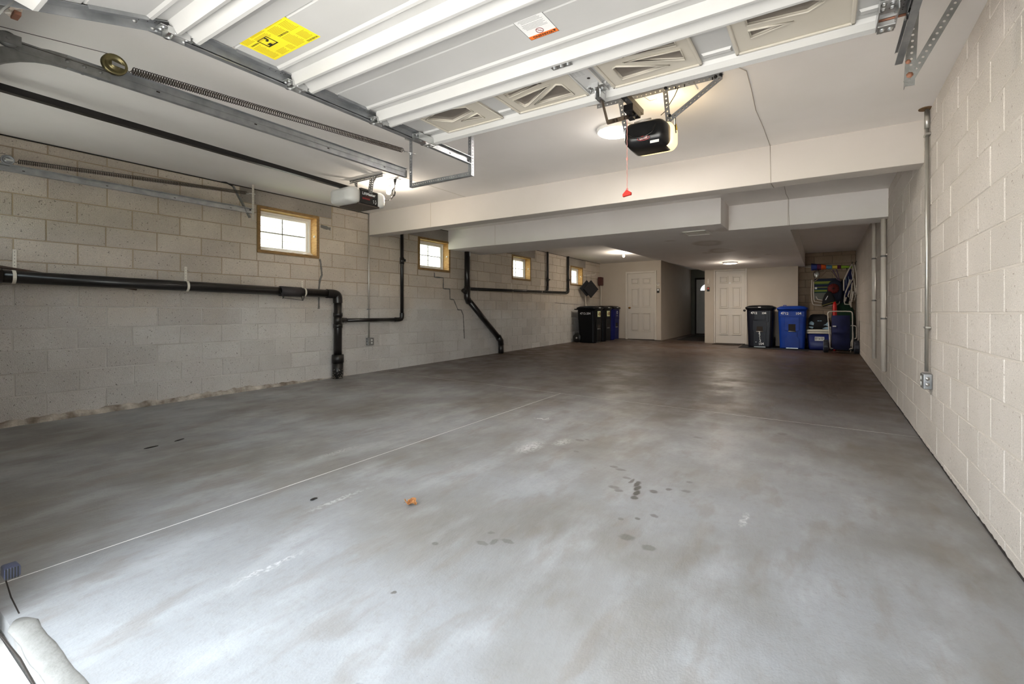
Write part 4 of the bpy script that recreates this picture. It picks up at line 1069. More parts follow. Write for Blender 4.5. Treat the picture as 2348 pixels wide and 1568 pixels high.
mb.prism([(-.028,0),(.028,.008),(.028,.024),(.004,.040),(-.004,.040),(-.028,.016)], (-1.10,2.805,z), (1,0,0), (0,0,1), (0,.02,0)); mb.tube([(-1.10,2.815,z+.038),(-1.106,2.815,z+.047),(-1.10,2.815,z+.054),(-1.094,2.815,z+.047)], .002, 5, closed=True)
mb.build('pull_handle', M_RED, o1, label='red release handle')
b1 = thing('opener_bracket', (-.9,3.11,2.4), 'punched steel straps and slanted brace hanging the black opener', 'hanger')
mb = MB(); angle_bar(mb, (-1.45,3.105,ZC-.003), (-.56,3.105,ZC-.003), (0,0,-1), (0,1,0), .03, .0055, .032); mb.build('ceiling_bar', M_GALV, b1)
mb = MB(); perf(mb, (-.935,3.098,ZC-.01), (-.905,3.098,2.33), (1,0,0), .034, .006, .030); mb.build('strap', M_GALV, b1)
mb = MB(); perf(mb, (-1.265,3.098,ZC-.01), (-1.205,3.098,2.31), (1,0,0), .034, .006, .030); mb.build('strap', M_GALV, b1)
mb = MB(); angle_bar(mb, (-.915,3.092,2.415), (-.575,3.092,ZC-.02), (.55,0,-.83), (0,1,0), .034, .006, .03); mb.build('brace', M_GALV, b1)
mb = MB()
for p_ in ((-.93,3.095,2.625),(-.60,3.090,2.615),(-.57,3.095,2.62),(-.90,3.09,2.43),(-.90,3.09,2.36),(-1.21,3.09,2.34)): hexbolt(mb, p_, (0,-1,0), .008, .012)
for x in (-.62,-.80,-.86): mb.cyl((x,3.09,2.618),(x,3.09,2.600),.004,n=6)
mb.build('bolts', M_BLKST, b1)
wr_ = thing('wire', (-.88,3.0,2.4), 'black and yellow low-voltage wires beside the black opener head', 'wire')
MB().tube([(-.845,3.10,2.61),(-.87,3.10,2.56),(-.935,3.10,2.47),(-.965,3.10,2.45)], .003, 6).build('black_wire', M_BLKPL, wr_)
MB().tube([(-.87,3.12,2.45),(-.865,3.10,2.36),(-.855,3.08,2.30)], .004, 6).build('black_wire', M_BLKPL, wr_)
MB().tube([(-.865,3.11,2.37),(-.856,3.10,2.33)], .006, 6).build('wire_nut', mat('yellow_nut', (226,190,60), .5), wr_)
MB().tube([(-1.19,2.9,2.49),(-1.13,2.98,2.57),(-1.02,3.05,2.60),(-.98,3.06,2.55),(-1.03,3.06,2.55),(-1.10,3.05,2.61),(-1.3,3.06,2.60),(-1.7,3.04,2.63)], .0015, 5).build('bell_wire', M_GALVD, wr_)
MB().box(-.84,-.75,3.14,3.25,ZC-.006,ZC).build('outlet_plate', M_PAPER, wr_)

o2 = thing('garage_opener', (-4.62, 3.4, 2.3), 'black opener head with white lens ends beside the bare bulb, over the left door', 'door opener')
mb = MB(); mb.box(-4.79,-4.45,3.30,3.54,2.315,2.475); body = mb.build('housing', M_BLKPL, o2, bevel=.006, seg=2)
mb = MB(); mb.box(-4.785,-4.455,3.28,3.56,2.300,2.318); mb.build('base_plate', mat('dark_brown_base', (66,56,50), .5), o2)
lens2 = mat('grey_white_lens', (214,214,212), .35)
def lensend(ya, yb):
    s = 1 if yb > ya else -1
    rr = []
    for f, k in ((0,1.0),(.35,1.0),(.75,.90),(.95,.72),(1,.5)):
        rr.append(rr2(-4.63, 2.398-.012*(1-k), .41*k if f else .36, .180*k, .05*k, ya+(yb-ya)*f))
    MB().rings(rr).build('light_lens', lens2, o2, label='frosted white lens end')
lensend(3.30, 3.155); lensend(3.54, 3.66)
mb = MB(); mb.box(-4.60,-4.50,3.36,3.47,2.475,2.49); 
for k in range(6): mb.box(-4.60+k*.018,-4.592+k*.018,3.35,3.48,2.49,2.502)
mb.build('top_vents', M_BLKPL, o2)
text('LiftMaster', .043, M_CHALK, o2, (-4.4485,3.415,2.43), (0,1,0), (0,0,1), 'maker_lettering', bold=.001)
text('PROFESSIONAL', .014, M_REDD, o2, (-4.4485,3.415,2.40), (0,1,0), (0,0,1), 'maker_lettering')
mb = MB(); mb.box(-4.449,-4.4485,3.33,3.43,2.365,2.385); mb.build('red_panel', M_REDD, o2)
mb = MB()
for (yy,zz) in ((3.47,2.365),(3.475,2.345),(3.50,2.37),(3.505,2.35),(3.50,2.335)): mb.box(-4.449,-4.4482,yy,yy+.012,zz,zz+.009)
mb.build('white_marks', M_CHALK, o2)
mb = MB(); mb.hexa([(-4.645,.36,2.545),(-4.595,.36,2.545),(-4.595,.36,2.590),(-4.645,.36,2.590)],[(-4.645,3.33,2.472),(-4.595,3.33,2.472),(-4.595,3.33,2.512),(-4.645,3.33,2.512)]); mb.build('rail', M_BLKST, o2, label='long black rail')
mb = MB(); mb.box(-4.63,-4.61,3.20,3.23,2.44,2.475); mb.build('rail_stop', M_BLKST, o2)
mb = MB(); mb.tube([(-4.56,3.42,2.30),(-4.56,3.42,2.27),(-4.565,3.38,2.235),(-4.60,3.28,2.20)], .0012, 5); mb.build('aerial_wire', M_GALVD, o2)
b2 = thing('opener_bracket', (-4.5,3.42,2.5), 'punched steel bar and two legs hanging the opener by the bare bulb', 'hanger')
mb = MB(); angle_bar(mb, (-4.80,3.42,ZC-.003), (-4.22,3.42,ZC-.003), (0,0,-1), (0,1,0), .035, .0055, .025); mb.build('ceiling_bar', M_GALVD, b2)
mb = MB(); perf(mb, (-4.665,3.412,ZC-.03), (-4.66,3.412,2.48), (1,0,0), .034, .005, .024); perf(mb, (-4.70,3.416,ZC-.03), (-4.665,3.416,2.50), (1,0,0), .022, .004, .024); mb.build('leg', M_GALVD, b2)
mb = MB(); angle_bar(mb, (-4.395,3.412,ZC-.03), (-4.43,3.412,2.44), (-1,0,0), (1,.3,0), .034, .005, .024); mb.build('leg', M_GALVD, b2)
mb = MB(); perf(mb, (-4.36,3.409,2.56), (-4.30,3.409,2.625), (1,0,-1), .02, .003, .024); mb.build('gusset', M_GALVD, b2)

pc = thing('power_cord', (-4.3,3.65,2.45), 'black opener power cord looped below the ceiling outlet beside the bare bulb', 'cord')
MB().box(-4.375,-4.235,3.60,3.69,ZC-.006,ZC).build('outlet_plate', M_PAPER, pc)
mb = MB(); mb.cyl((-4.285,3.645,ZC-.006),(-4.285,3.645,ZC-.035),.018,.014,12); mb.cyl((-4.285,3.645,ZC-.035),(-4.285,3.645,ZC-.07),.013,.006,12); mb.build('plug', M_BLKPL, pc)
pts = [(-4.285,3.645,2.575),(-4.292,3.645,2.52),(-4.285,3.64,2.47),(-4.31,3.64,2.435),(-4.345,3.64,2.445),(-4.345,3.64,2.49),(-4.315,3.645,2.53),(-4.30,3.65,2.545),(-4.325,3.65,2.52),(-4.335,3.65,2.47),(-4.31,3.65,2.44),(-4.285,3.65,2.46),(-4.285,3.65,2.50),(-4.305,3.66,2.49),(-4.33,3.66,2.45),(-4.36,3.66,2.42),(-4.42,3.64,2.405),(-4.47,3.60,2.415),(-4.50,3.54,2.42)]
def smooth(pts, it=2):
    P = [Vector(p) for p in pts]
    for _ in range(it):
        Q = [P[0]]
        for a, b in zip(P[:-1], P[1:]): Q += [a.lerp(b,.25), a.lerp(b,.75)]
        Q.append(P[-1]); P = Q
    return P
MB().tube(smooth(pts), .0038, 6).build('cord', M_BLKPL, pc)

# ------------------------------------------------------------------ lamps
WARM = (1.0, .89, .74)
M_BULB = emis('lit_bulb', (255,236,196), 14)
M_DISC = emis('lit_diffuser', (255,246,230), 5.5)
M_DISC2 = emis('lit_diffuser_warm', (255,244,226), 5)
def bulb(name, label, x, y, power, ztop=ZC):
    t = thing(name, (x, y, ztop), label, 'light')
    mb = MB(); mb.lathe([(.055,0),(.055,-.006),(.040,-.018),(.024,-.03),(.022,-.05),(.0,-.05)], (x,y,ztop), Z_, 20); mb.build('lamp_holder', M_VINYL, t)
    mb = MB(); mb.lathe([(.013,-.048),(.015,-.060),(.028,-.082),(.031,-.100),(.026,-.118),(.014,-.129),(.0,-.131)], (x,y,ztop), Z_, 18); mb.build('bulb', M_BULB, t, label='lit frosted bulb')
    l = lamp('bulb_light', (x,y,ztop-.19), power, WARM, .03); return t
bulb('bare_bulb', 'lit bare bulb in a ceiling holder beside the left opener', -4.50, 3.735, 8)
bulb('bare_bulb', 'lit bare bulb in the far left ceiling recess', -4.424, 11.08, 17)
def disc(name, label, x, y, z, r, m, power, col):
    t = thing(name, (x,y,z), label, 'light')
    MB().lathe([(r*.96,0),(r,-.006),(r,-.026),(r*.97,-.032),(r*.93,-.032),(r*.93,-.0)], (x,y,z), Z_, 40).build('rim', M_VINYL, t)
    MB().lathe([(r*.93,-.012),(r*.93,-.031),(r*.7,-.037),(r*.3,-.040),(0,-.040)], (x,y,z), Z_, 40).build('diffuser', m, t)
    l = bpy.data.lights.new('disc_light', 'AREA'); l.shape = 'DISK'; l.size = r*1.8; l.energy = power; l.color = col; l.spread = PI
    o = bpy.data.objects.new('disc_light', l); COL.objects.link(o); o.location = (x,y,z-.046)
    lamp('disc_side_light', (x,y,z-.16), power*(.08 if y < 6 else .4), col, .12)
    return t
disc('ceiling_light', 'lit round flat ceiling light left of the black opener', -1.515, 3.60, ZC, .155, M_DISC, 20, (1,.95,.88))
disc('ceiling_light', 'lit round flat ceiling light on the far soffit above the closet doors', -1.915, 11.57, ZS, .165, M_DISC2, 15, (1,.88,.74))
lamp('lens_glow', (-.97,3.24,2.45), 2.2, (1,.76,.42), .04)

v = thing('ceiling_vent', (-1.64,7.02,ZS), 'white louvred vent in the soffit near its front corner', 'vent')
mb = MB(); mb.box(-1.82,-1.455,6.83,6.855,ZS-.010,ZS); mb.box(-1.82,-1.455,7.195,7.22,ZS-.010,ZS); mb.box(-1.82,-1.80,6.83,7.22,ZS-.010,ZS); mb.box(-1.475,-1.455,6.83,7.22,ZS-.010,ZS); mb.build('frame', M_VINYL, v, bevel=.002)
for k in range(10):
    y = 6.865+k*.034; MB().hexa([(-1.80,y,ZS-.008),(-1.475,y,ZS-.008),(-1.475,y+.022,ZS-.001),(-1.80,y+.022,ZS-.001)],[(-1.80,y,ZS-.0065),(-1.475,y,ZS-.0065),(-1.475,y+.022,ZS+.0005),(-1.80,y+.022,ZS+.0005)]).build('louvre', M_TRIMW, v)

# stapled bell wire over ceiling and beams
w = thing('stapled_wire', (-.43,4,ZC), 'thin pale wire stapled across the ceiling and down both beams, right of the opener', 'wire')
M_WIREP = mat('painted_wire', (168,158,148), .7)
pts = [(.20,2.55,2.637),(-.10,2.68,2.636),(-.35,2.95,2.637),(-.56,3.02,2.637),(-.46,3.09,2.637),(-.424,3.16,2.637),(-.430,3.45,2.637),(-.445,3.8,2.637),(-.432,4.2,2.637),(-.426,4.697,2.637)]
MB().tube(pts, .0025, 5).build('ceiling_run', M_WIREP, w)
MB().tube([(-.426,4.697,2.637),(-.424,4.697,2.5),(-.421,4.697,2.30),(-.42,4.72,2.292),(-.41,4.90,2.292)], .0022, 5).build('beam_run', M_WIREP, w)
MB().tube([(-.41,6.2,2.637),(-.42,6.7,2.637),(-.408,7.057,2.637),(-.408,7.056,2.45),(-.403,7.056,2.29),(-.403,7.1,2.282)], .0028, 5).build('beam_run', M_WIREP, w)

# ------------------------------------------------------------------ drain pipes on the left wall
def elbow(mb, path, r, n=12): mb.tube(smooth(path, 2), r, n)
def strap_clamp(name, t, y, x, z, r, top, mtl=M_WPL):
    mb = MB(); a = [(x+(r+.002)*math.cos(R(k)), y, z+(r+.002)*math.sin(R(k))) for k in range(-110, 111, 20)]
    rr = [[(p[0],y-.011,p[2]),(p[0],y+.011,p[2]),(x+(p[0]-x)*1.05,y+.011,z+(p[2]-z)*1.05),(x+(p[0]-x)*1.05,y-.011,z+(p[2]-z)*1.05)] for p in a]
    mb.rings(rr, smooth=False); mb.build('clamp_ring', mtl, t)
    if top:
        mb = MB(); mb.box(XL+.001,XL+.007,y-.012+.02,y+.012+.02,z+r*.6,top)
        mb.build('hanger_strip', mtl, t)
        mb = MB()
        for k in range(int((top-z-r)/.03)): mb.lathe([(.003,0),(.003,.0006),(0,.0006)], (XL+.007, y+.02, z+r+.02+k*.03), (1,0,0), 6)
        if mb.v: mb.build('punched_holes', M_DARK, t)
px = XL+.078; pr = .055
zm = lambda y: 1.412-.014*y
d1 = thing('drain_pipe', (px,4.12,fz(XL,4.12)), 'thick black drain pipe running along the left wall and dropping to the floor', 'pipe')
mb = MB(); mb.cyl((px,YF,zm(YF)),(px,4.0,zm(4.0)),pr,n=20); mb.build('main_run', M_ABS, d1)
mb = MB(); elbow(mb, [(px,3.95,zm(4)),(px,4.06,zm(4)),(px,4.12,zm(4)-.02),(px,4.125,zm(4)-.13)], pr+.009, 18); mb.build('elbow', M_ABS, d1)
mb = MB(); mb.cyl((px,4.125,zm(4)-.08),(px,4.125,.46),pr,n=20); mb.build('drop', M_ABS, d1)
mb = MB(); mb.cyl((px,4.125,1.085),(px,4.125,1.03),pr+.008,n=20); mb.cyl((px,4.125,1.03),(px,4.125,.92),pr+.003,n=20); mb.cyl((px,4.125,.92),(px,4.125,.865),pr+.008,n=20); mb.cyl((px,4.125,.975),(px,4.26,.975),.037,n=16); mb.build('tee', M_ABS, d1)
mb = MB(); mb.cyl((px,4.125,.475),(px,4.125,.36),.080,n=20); mb.cyl((px,4.125,.36),(px,4.125,fz(XL,4.1)-.01),.074,n=20); mb.build('floor_adapter', M_ABSD, d1, label='black floor coupling spattered with pale drops at its foot')
mb = MB(); rnd = random.Random(9)
for k in range(60):
    a = rnd.uniform(-1.9,1.2); zz = fz(XL,4.1)+.01+.13*rnd.random()**2; mb.ell((px+.0745*math.cos(a),4.125+.0745*math.sin(a),zz), .004,.004,rnd.uniform(.003,.007), 5, 4)
mb.build('pale_spatter', M_LEDGE, d1, kind='stuff')
for (y, top) in ((1.03,1.645),(2.29,1.60),(3.62,1.52)): strap_clamp('c', d1, y, px, zm(y), pr, top)
mb = MB(); mb.cyl((px,YF+.1,zm(.5)),(px,.965,zm(.9)),pr+.008,n=20); mb.build('coupling', M_ABS, d1)
d2p = thing('drain_pipe', (XL+.045,5.32,.97), 'thin black pipe rising to the first beam, joined to the thick drain', 'pipe')
x2 = XL+.050; r2 = .028
mb = MB(); mb.cyl((x2,4.25,.972),(x2,5.24,.972),r2,n=14); mb.build('branch', M_ABS, d2p)
mb = MB(); elbow(mb, [(x2,5.18,.972),(x2,5.29,.972),(x2,5.325,.99),(x2,5.325,1.08)], r2+.007, 14); mb.build('elbow', M_ABS, d2p)
mb = MB(); mb.cyl((x2,5.325,1.06),(x2,5.325,ZC),r2,n=14); mb.build('riser', M_ABS, d2p)
mb = MB(); mb.cyl((x2,5.325,2.01),(x2,5.325,1.90),r2+.008,n=14); mb.cyl((x2,5.325,1.965),(x2+.02,5.37,1.965),.020,n=12); mb.cyl((x2+.018,5.366,1.965),(x2+.024,5.379,1.965),.024,n=8); mb.build('cleanout', M_ABS, d2p)
d3p = thing('drain_pipe', (px,8.03,fz(XL,8.03)), 'thick black pipe dropping from the soffit and slanting down to the floor', 'pipe')
mb = MB(); mb.cyl((px,6.93,ZS),(px,6.93,1.40),pr,n=18); mb.build('riser', M_ABS, d3p)
mb = MB(); mb.tube([(px,6.93,1.60),(px,6.93,1.38),(px,6.99,1.29)], pr+.009, 16); mb.cyl((px,6.90,1.46),(px,6.83,1.52),.040,n=14); mb.cyl((px,6.845,1.505),(px,6.815,1.53),.046,n=10); mb.build('wye', M_ABS, d3p)
mb = MB(); mb.cyl((px,6.96,1.34),(px,8.00,.50),pr,n=18); mb.build('slant', M_ABS, d3p)
mb = MB(); mb.tube([(px,7.93,.56),(px,8.02,.48),(px,8.035,.38)], pr+.009, 16); mb.cyl((px,8.035,.40),(px,8.035,fz(XL,8)-.01),pr+.004,n=18); mb.build('floor_elbow', M_ABS, d3p)
MB().ell((px+.053,6.95,2.24),.006,.016,.05,8,6).build('paint_drip', M_CHALK, d3p)
d4 = thing('drain_pipe', (x2,9,1.6), 'long thin horizontal black pipe with white clamps under the third window', 'pipe')
zq = lambda y: 1.56+.0185*(y-7.1)
mb = MB(); mb.cyl((px-.02,6.95,zq(6.95)),(x2,11.06,zq(11.06)),r2+.002,n=14); mb.build('main_run', M_ABS, d4)
mb = MB(); elbow(mb, [(x2,11.0,zq(11)),(x2,11.10,zq(11.1)),(x2,11.15,zq(11.1)+.02),(x2,11.15,zq(11)+.12)], r2+.008, 12); mb.build('elbow', M_ABS, d4)
mb = MB(); mb.cyl((x2,11.15,zq(11.1)+.08),(x2,11.15,ZC),r2+.002,n=14); mb.build('riser', M_ABS, d4)
mb = MB(); mb.cyl((x2,11.15,2.02),(x2,11.15,1.95),r2+.008,n=12); mb.cyl((x2,11.15,1.99),(x2+.03,11.21,1.99),.02,n=10); mb.build('cleanout', M_ABS, d4)
mb = MB(); mb.tube(smooth([(x2,9.93,zq(9.93)),(x2,10.0,zq(10)+.01),(x2,10.04,zq(10)+.06),(x2,10.045,zq(10)+.15)],2), r2+.006, 12); mb.cyl((x2,10.045,zq(10)+.13),(x2,10.045,ZC),r2+.002,n=14); mb.build('second_riser', M_ABS, d4)
mb = MB(); mb.cyl((x2,10.045,1.97),(x2,10.045,1.88),r2+.008,n=12); mb.cyl((x2,10.045,1.93),(x2+.03,10.11,1.93),.02,n=10); mb.build('cleanout', M_ABS, d4)
for y in (7.27,8.50,9.74,11.0): strap_clamp('c', d4, y, x2, zq(y), r2+.002, zq(y)+.17)
sk = thing('wooden_stick', (XL+.03,1.4,1.3), 'thin brown curved stick wedged behind the thick black pipe', 'stick')
mb = MB(); mb.tube(smooth([(XL+.022,.45,1.555),(XL+.022,1.0,1.482),(XL+.022,1.45,1.40),(XL+.02,1.88,1.327)],2), .011, 8); mb.build('stick', M_STICK, sk)
bg = thing('pipe_sleeve', (px,3.42,1.3), 'dark foam sleeve with loose black cords hung on the thick pipe', 'sleeve')
MB().cyl((px,3.30,zm(3.3)),(px,3.58,zm(3.58)),pr+.010,n=18).build('sleeve', mat('dark_foam', (46,42,44), .7), bg)
MB().tube([(px+.066,3.27,zm(3.3)),(px+.066,3.31,zm(3.3)-.09),(px+.066,3.57,zm(3.3)-.115),(px+.066,3.60,zm(3.3)-.02)], .0045, 6).build('cord', M_BLKPL, bg)
MB().tube([(px+.068,3.33,zm(3.3)-.04),(px+.068,3.30,zm(3.3)-.10)], .0045, 6).build('cord', M_BLKPL, bg)
MB().tube([(px+.068,3.545,zm(3.3)-.03),(px+.068,3.56,zm(3.3)-.12)], .0045, 6).build('cord', M_BLKPL, bg)

# ------------------------------------------------------------------ conduits
def outlet(parent, x, y, z, nx, mtl=M_GALV):
    s = nx
    mb = MB(); mb.box(min(x,x+s*.055),max(x,x+s*.055),y-.055,y+.055,z-.058,z+.058); bx_ = mb.build('outlet_box', mtl, parent, bevel=.006, seg=2)
    mb = MB(); mb.box(min(x+s*.053,x+s*.058),max(x+s*.053,x+s*.058),y-.05,y+.05,z-.053,z+.053); mb.build('cover', M_GALVD, bx_, bevel=.002)
    for dz in (.022,-.022): MB().lathe([(.016,0),(.016,.003),(0,.003)], (x+s*.058,y+.01,z+dz), (s,0,0), 16).build('socket', M_PAPER, bx_)
    # near side face knock-outs
    mb = MB()
    for dz in (.022,-.022): mb.lathe([(.013,0),(.013,.002),(0,.002)], (x+s*.030,y-.0565,z+dz), (0,-1,0), 12)
    mb.build('knockout', M_CHROME, bx_)
c1 = thing('conduit', (XL+.014,4.70,.6), 'thin steel conduit with an outlet box on the left wall', 'conduit')
MB().cyl((XL+.016,4.70,ZC),(XL+.016,4.70,.69),.011,n=12).build('tube', M_CONDUIT, c1)
outlet(c1, XL+.001, 4.71, .633, 1)
mb = MB(); mb.box(XL+.001,XL+.03,4.675,4.725,1.13,1.145); mb.build('strap', M_GALV, c1)
c2 = thing('conduit', (XR-.014,4.46,.6), 'steel conduit with an outlet box on the pale right wall', 'conduit')
MB().tube([(XR-.020,4.455,ZC-.002),(XR-.020,4.455,1.6),(XR-.026,4.44,.64)], .0125, n=14).build('tube', M_CONDUIT, c2)
outlet(c2, XR-.001, 4.42, .572, -1)
for z in (2.44, .975):
    mb = MB(); mb.box(XR-.037,XR-.001,4.415,4.495,z-.008,z+.008); mb.build('strap', M_CONDUIT, c2, bevel=.003)
MB().cyl((XR-.020,4.455,ZC-.02),(XR-.020,4.455,2.49),.017,n=14).build('coupling', M_CONDUIT, c2)
MB().cyl((XR-.03,4.445,ZC-.001),(XR-.03,4.445,ZC-.006),.045,n=14).build('ragged_hole', mat('torn_hole', (110,84,56), .9), c2)
for (y, x, z0, z1, r, lab, js) in ((8.53,XR-.035,.385,ZC,.027,'farther of the two white plastic pipes on the right wall',(1.90,1.26)),(7.22,XR-.036,.335,ZS+.02,.030,'nearer of the two white plastic pipes on the right wall, under the beam',(1.80,1.0))):
    t = thing('wall_pipe', (x,y,z0), lab, 'pipe', 'white pipes on the right wall')
    MB().cyl((x,y,z0),(x,y,z1),r,n=14).build('tube', M_PIPEW, t)
    for z in js:
        MB().cyl((x,y,z),(x,y,z+.02),r+.003,n=14).build('joint_ring', M_GALVD, t)
        MB().box(XR-.012,XR-.001,y-.045,y+.045,z+.02,z+.035).build('strap', M_PIPEW, t)
# ------------------------------------------------------------------ wheeled bins
def rrect(cx, cy, w, d, r, z, n=4, M=None):
    out = []
    for (sx, sy, a0) in ((1,1,0),(-1,1,90),(-1,-1,180),(1,-1,270)):
        for k in range(n+1):
            a = R(a0+90*k/n); out.append((cx+sx*(w/2-r)+r*math.cos(a), cy+sy*(d/2-r)+r*math.sin(a), z))
    return out
def wheeled_bin(label, x, y, rot, body, lidm, W=.62, D=.66, H=1.0, grp=None, style=0, writing=None):
    """front faces local -Y; (x, y) is the middle of the front foot"""
    z = fz(x, y) + (.014 if x > -2 else 0)
    M = Matrix.Translation((x,y,z+.003)) @ Matrix.Rotation(rot, 4, 'Z')
    t = thing('wheeled_bin', (x,y,z), label, 'bin', group=grp)
    mb = MB(M); w0, d0 = W*.84, D*.86
    prof = [(0,.0,0),(.03,.0,0),(.60,.62,0),(.64,.66,0),(.66,.74,0),(.90,.95,0),(.93,.97,0)]
    rr = []
    for (h_, f, _) in prof:
        w_, d_ = w0+(W*.95-w0)*f, d0+(D*.95-d0)*f
        rr.append(rrect(0, d0/2+(D*.95-d0)*f*.35, w_, d_, .07, h_*H))
    rr.append(rrect(0, D*.46, W*1.0, D*1.0, .07, .935*H)); rr.append(rrect(0, D*.46, W*1.0, D*1.0, .07, .965*H))
    mb.rings(rr); b = mb.build('body', body, t)
    # front features follow the slanted front face
    def fy(h_): return -(d_f(h_))
    def d_f(h_):
        for (a, b2) in zip(prof[:-1], prof[1:]):
            if a[0] <= h_ <= b2[0]:
                f = a[1]+(b2[1]-a[1])*(h_-a[0])/max(1e-6,(b2[0]-a[0])); break
        else: f = .97
        d_ = d0+(D*.95-d0)*f; c = d0/2+(D*.95-d0)*f*.35
        return d_/2-c
    def plate(name, poly, out, m, th=.02):
        a = [(px_, fy(pz)-out, pz*H) for px_, pz in poly]; c = [(px_, fy(pz)+th, pz*H) for px_, pz in poly]
        return MB(M).hexa(a, c).build(name, m, t, bevel=.004)
    if style == 0:
        plate('front_panel', [(-.15,.02),(.15,.02),(.145,.36),(.17,.47),(.155,.66),(-.155,.66),(-.17,.47),(-.145,.36)], .016, body)
        plate('catch_recess', [(-.075,.40),(.075,.40),(.070,.52),(-.070,.52)], .0175, M_DARK)
        plate('shoulder_panel', [(-.13,.68),(.13,.68),(.12,.90),(-.12,.90)], .014, body)
        plate('shoulder_panel', [(.14,.62),(.20,.62),(.20,.90),(.14,.90)], .012, body)
    else:
        plate('front_panel', [(-.16,.02),(.16,.02),(.16,.24),(.11,.30),(.11,.42),(-.11,.42),(-.11,.30),(-.16,.24)], .012, body)
        plate('front_panel', [(-.155,.44),(.155,.44),(.155,.76),(-.155,.76)], .012, body)
        plate('catch_recess', [(-.08,.43),(.08,.43),(.08,.60),(-.08,.60)], .0135, M_DARK)
        plate('front_panel', [(-.27,.78),(.27,.78),(.27,.90),(-.27,.90)], .010, body)
    hz = .39 if style == 0 else .42
    MB(M).cyl((-.085,fy(hz)-.016,hz*H),(.085,fy(hz)-.016,hz*H),.010,n=10).build('catch_bar', M_CHROME, t)
    MB(M).box(-.13,.13,fy(.01)-.010,fy(.01)+.02,.006,.018).build('foot_strip', M_CHROME, t)
    # lid
    mb = MB(M); cy = D*.46
    mb.rings([rrect(0,cy,W*1.03,D*1.05,.07,.955*H), rrect(0,cy,W*1.05,D*1.07,.08,.985*H), rrect(0,cy,W*.98,D*1.0,.08,1.005*H), rrect(0,cy,W*.80,D*.80,.08,1.035*H), rrect(0,cy,W*.45,D*.45,.06,1.045*H)])
    mb.build('lid', lidm, t)
    MB(M).box(-.03,.03,-.045+cy-D*.49,.0+cy-D*.49,.985*H,1.0*H).build('lid_tag', M_CHALK, t) if style != 1 else None
    if style == 1: 
        mb = MB(M); mb.tube([(-.20,cy-.05,1.02*H),(-.20,cy-.05,1.06*H),(-.14,cy-.05,1.06*H),(-.14,cy-.05,1.02*H)], .010, 6); mb.build('lid_grip', lidm, t)
    mb = MB(M); yb = cy+D*.52
    mb.tube([(-W*.42,yb-.04,.94*H),(-W*.44,yb+.06,.95*H),(W*.44,yb+.06,.95*H),(W*.42,yb-.04,.94*H)], .014, 8); mb.build('handle', body, t)
    for s in (-1,1):
        mb = MB(M); c = (s*(W*.43), d0+.055, .125); mb.lathe([(.02,-.028),(.11,-.026),(.125,-.015),(.125,.015),(.11,.026),(.02,.028)], c, (1,0,0), 22); wh = mb.build('wheel', M_BLKPL, t)
        MB(M).lathe([(.03,0),(.02,.006),(0,.008)], (s*(W*.43+.028), d0+.055, .125), (s,0,0), 12).build('hub_cap', M_CHROME, wh)
    return t, M, fy
gR = 'numbered bins in front of the right closet'
t, M, fy = wheeled_bin('dark navy wheeled bin with white numbers 4712, left of the bright blue bin', -1.385, 12.63, 0, M_NAVYB, M_BLKB, .66, .60, 1.02, style=0)
def wtext(s, size, t, M, x, y, z, rot=0, bold=.0015, face='f', tilt=0):
    o = M @ Vector((x,y,z)); q = M.to_3x3()
    if face == 'f': u, v = Vector((math.cos(rot),0,math.sin(rot))), Vector((-math.sin(rot),tilt,math.cos(rot)))
    else: u, v = Vector((0,1,0)) if face == '+x' else Vector((0,-1,0)), Vector((0,0,1))
    return text(s, size, M_CHALK, t, o, q @ u, q @ v, 'handwriting', .001, bold)
wtext('4712', .075, t, M, -.13, fy(.84)-.020, .865, R(-3))
wtext('104', .070, t, M, .10, fy(.84)-.020, .86, R(2))
for k, ch in enumerate('4712'): wtext(ch, .085, t, M, -.005+.006*k, fy(.33-.055*k)-.019, (.345-.062*k)*1.03, R(4-2*k))
wtext('104', .085, t, M, .035, fy(.09)-.019, .085*1.03, R(6))
wtext('-', .09, t, M, -.085, fy(.12)-.019, .135*1.03)
MB(M).lathe([(.012,-.02),(.030,-.015),(.030,.015),(.012,.02)], (-.355,-.02,.93), (0,1,0), 14).build('lid_hinge_pin', M_BLKPL, t)
t, M, fy = wheeled_bin('bright blue wheeled bin with white numbers 4712 104, between the navy bin and the cooler', -.665, 12.70, 0, M_BLUB, M_BLUB, .655, .58, 1.01, style=1)
wtext('4712', .085, t, M, -.16, fy(.84)-.016, .865, R(-4)); wtext('104', .085, t, M, .14, fy(.84)-.016, .862, R(3))
rot = PI/2
lbl = M_YELD
def left_bin(label, yc, body, lidm, num, st):
    t, M, fy = wheeled_bin(label, -5.42, yc, rot, body, lidm, .60, .56, .98, style=0)
    if st:
        o = MB(M).box(-.10,.08,fy(.80)-.028,fy(.80)-.0145,.72,.88).build('bin_label', mat('label_cream', (200,204,160), .5), t, label='cream and brown notice')
        mb = MB(M); mb.box(-.02,.03,fy(.80)-.029,fy(.80)-.0275,.75,.85); mb.box(-.08,-.04,fy(.80)-.029,fy(.80)-.0275,.77,.81); mb.box(.04,.07,fy(.80)-.029,fy(.80)-.0275,.76,.84); mb.build('label_print', mat('label_brown', (120,84,44), .6), o)
    if num: text(num, .085, M_CHALK, t, M @ Vector((-.292,.26,.81)), M.to_3x3() @ Vector((0,-1,0)), (0,0,1), 'handwriting', .001, .0008)
    return t, M, fy
left_bin('black wheeled bin with white number 4712-204, nearest of three by the left wall', 11.68, M_BLKB, M_BLKB, '4712-204', True)
left_bin('black wheeled bin standing between the other two bins by the left wall', 12.325, M_BLKB, M_BLKB, None, True)
t, M, fy = left_bin('deep blue wheeled bin in the left corner beside the brass-knobbed door', 12.965, M_DBLUB, M_BLKB, None, False)
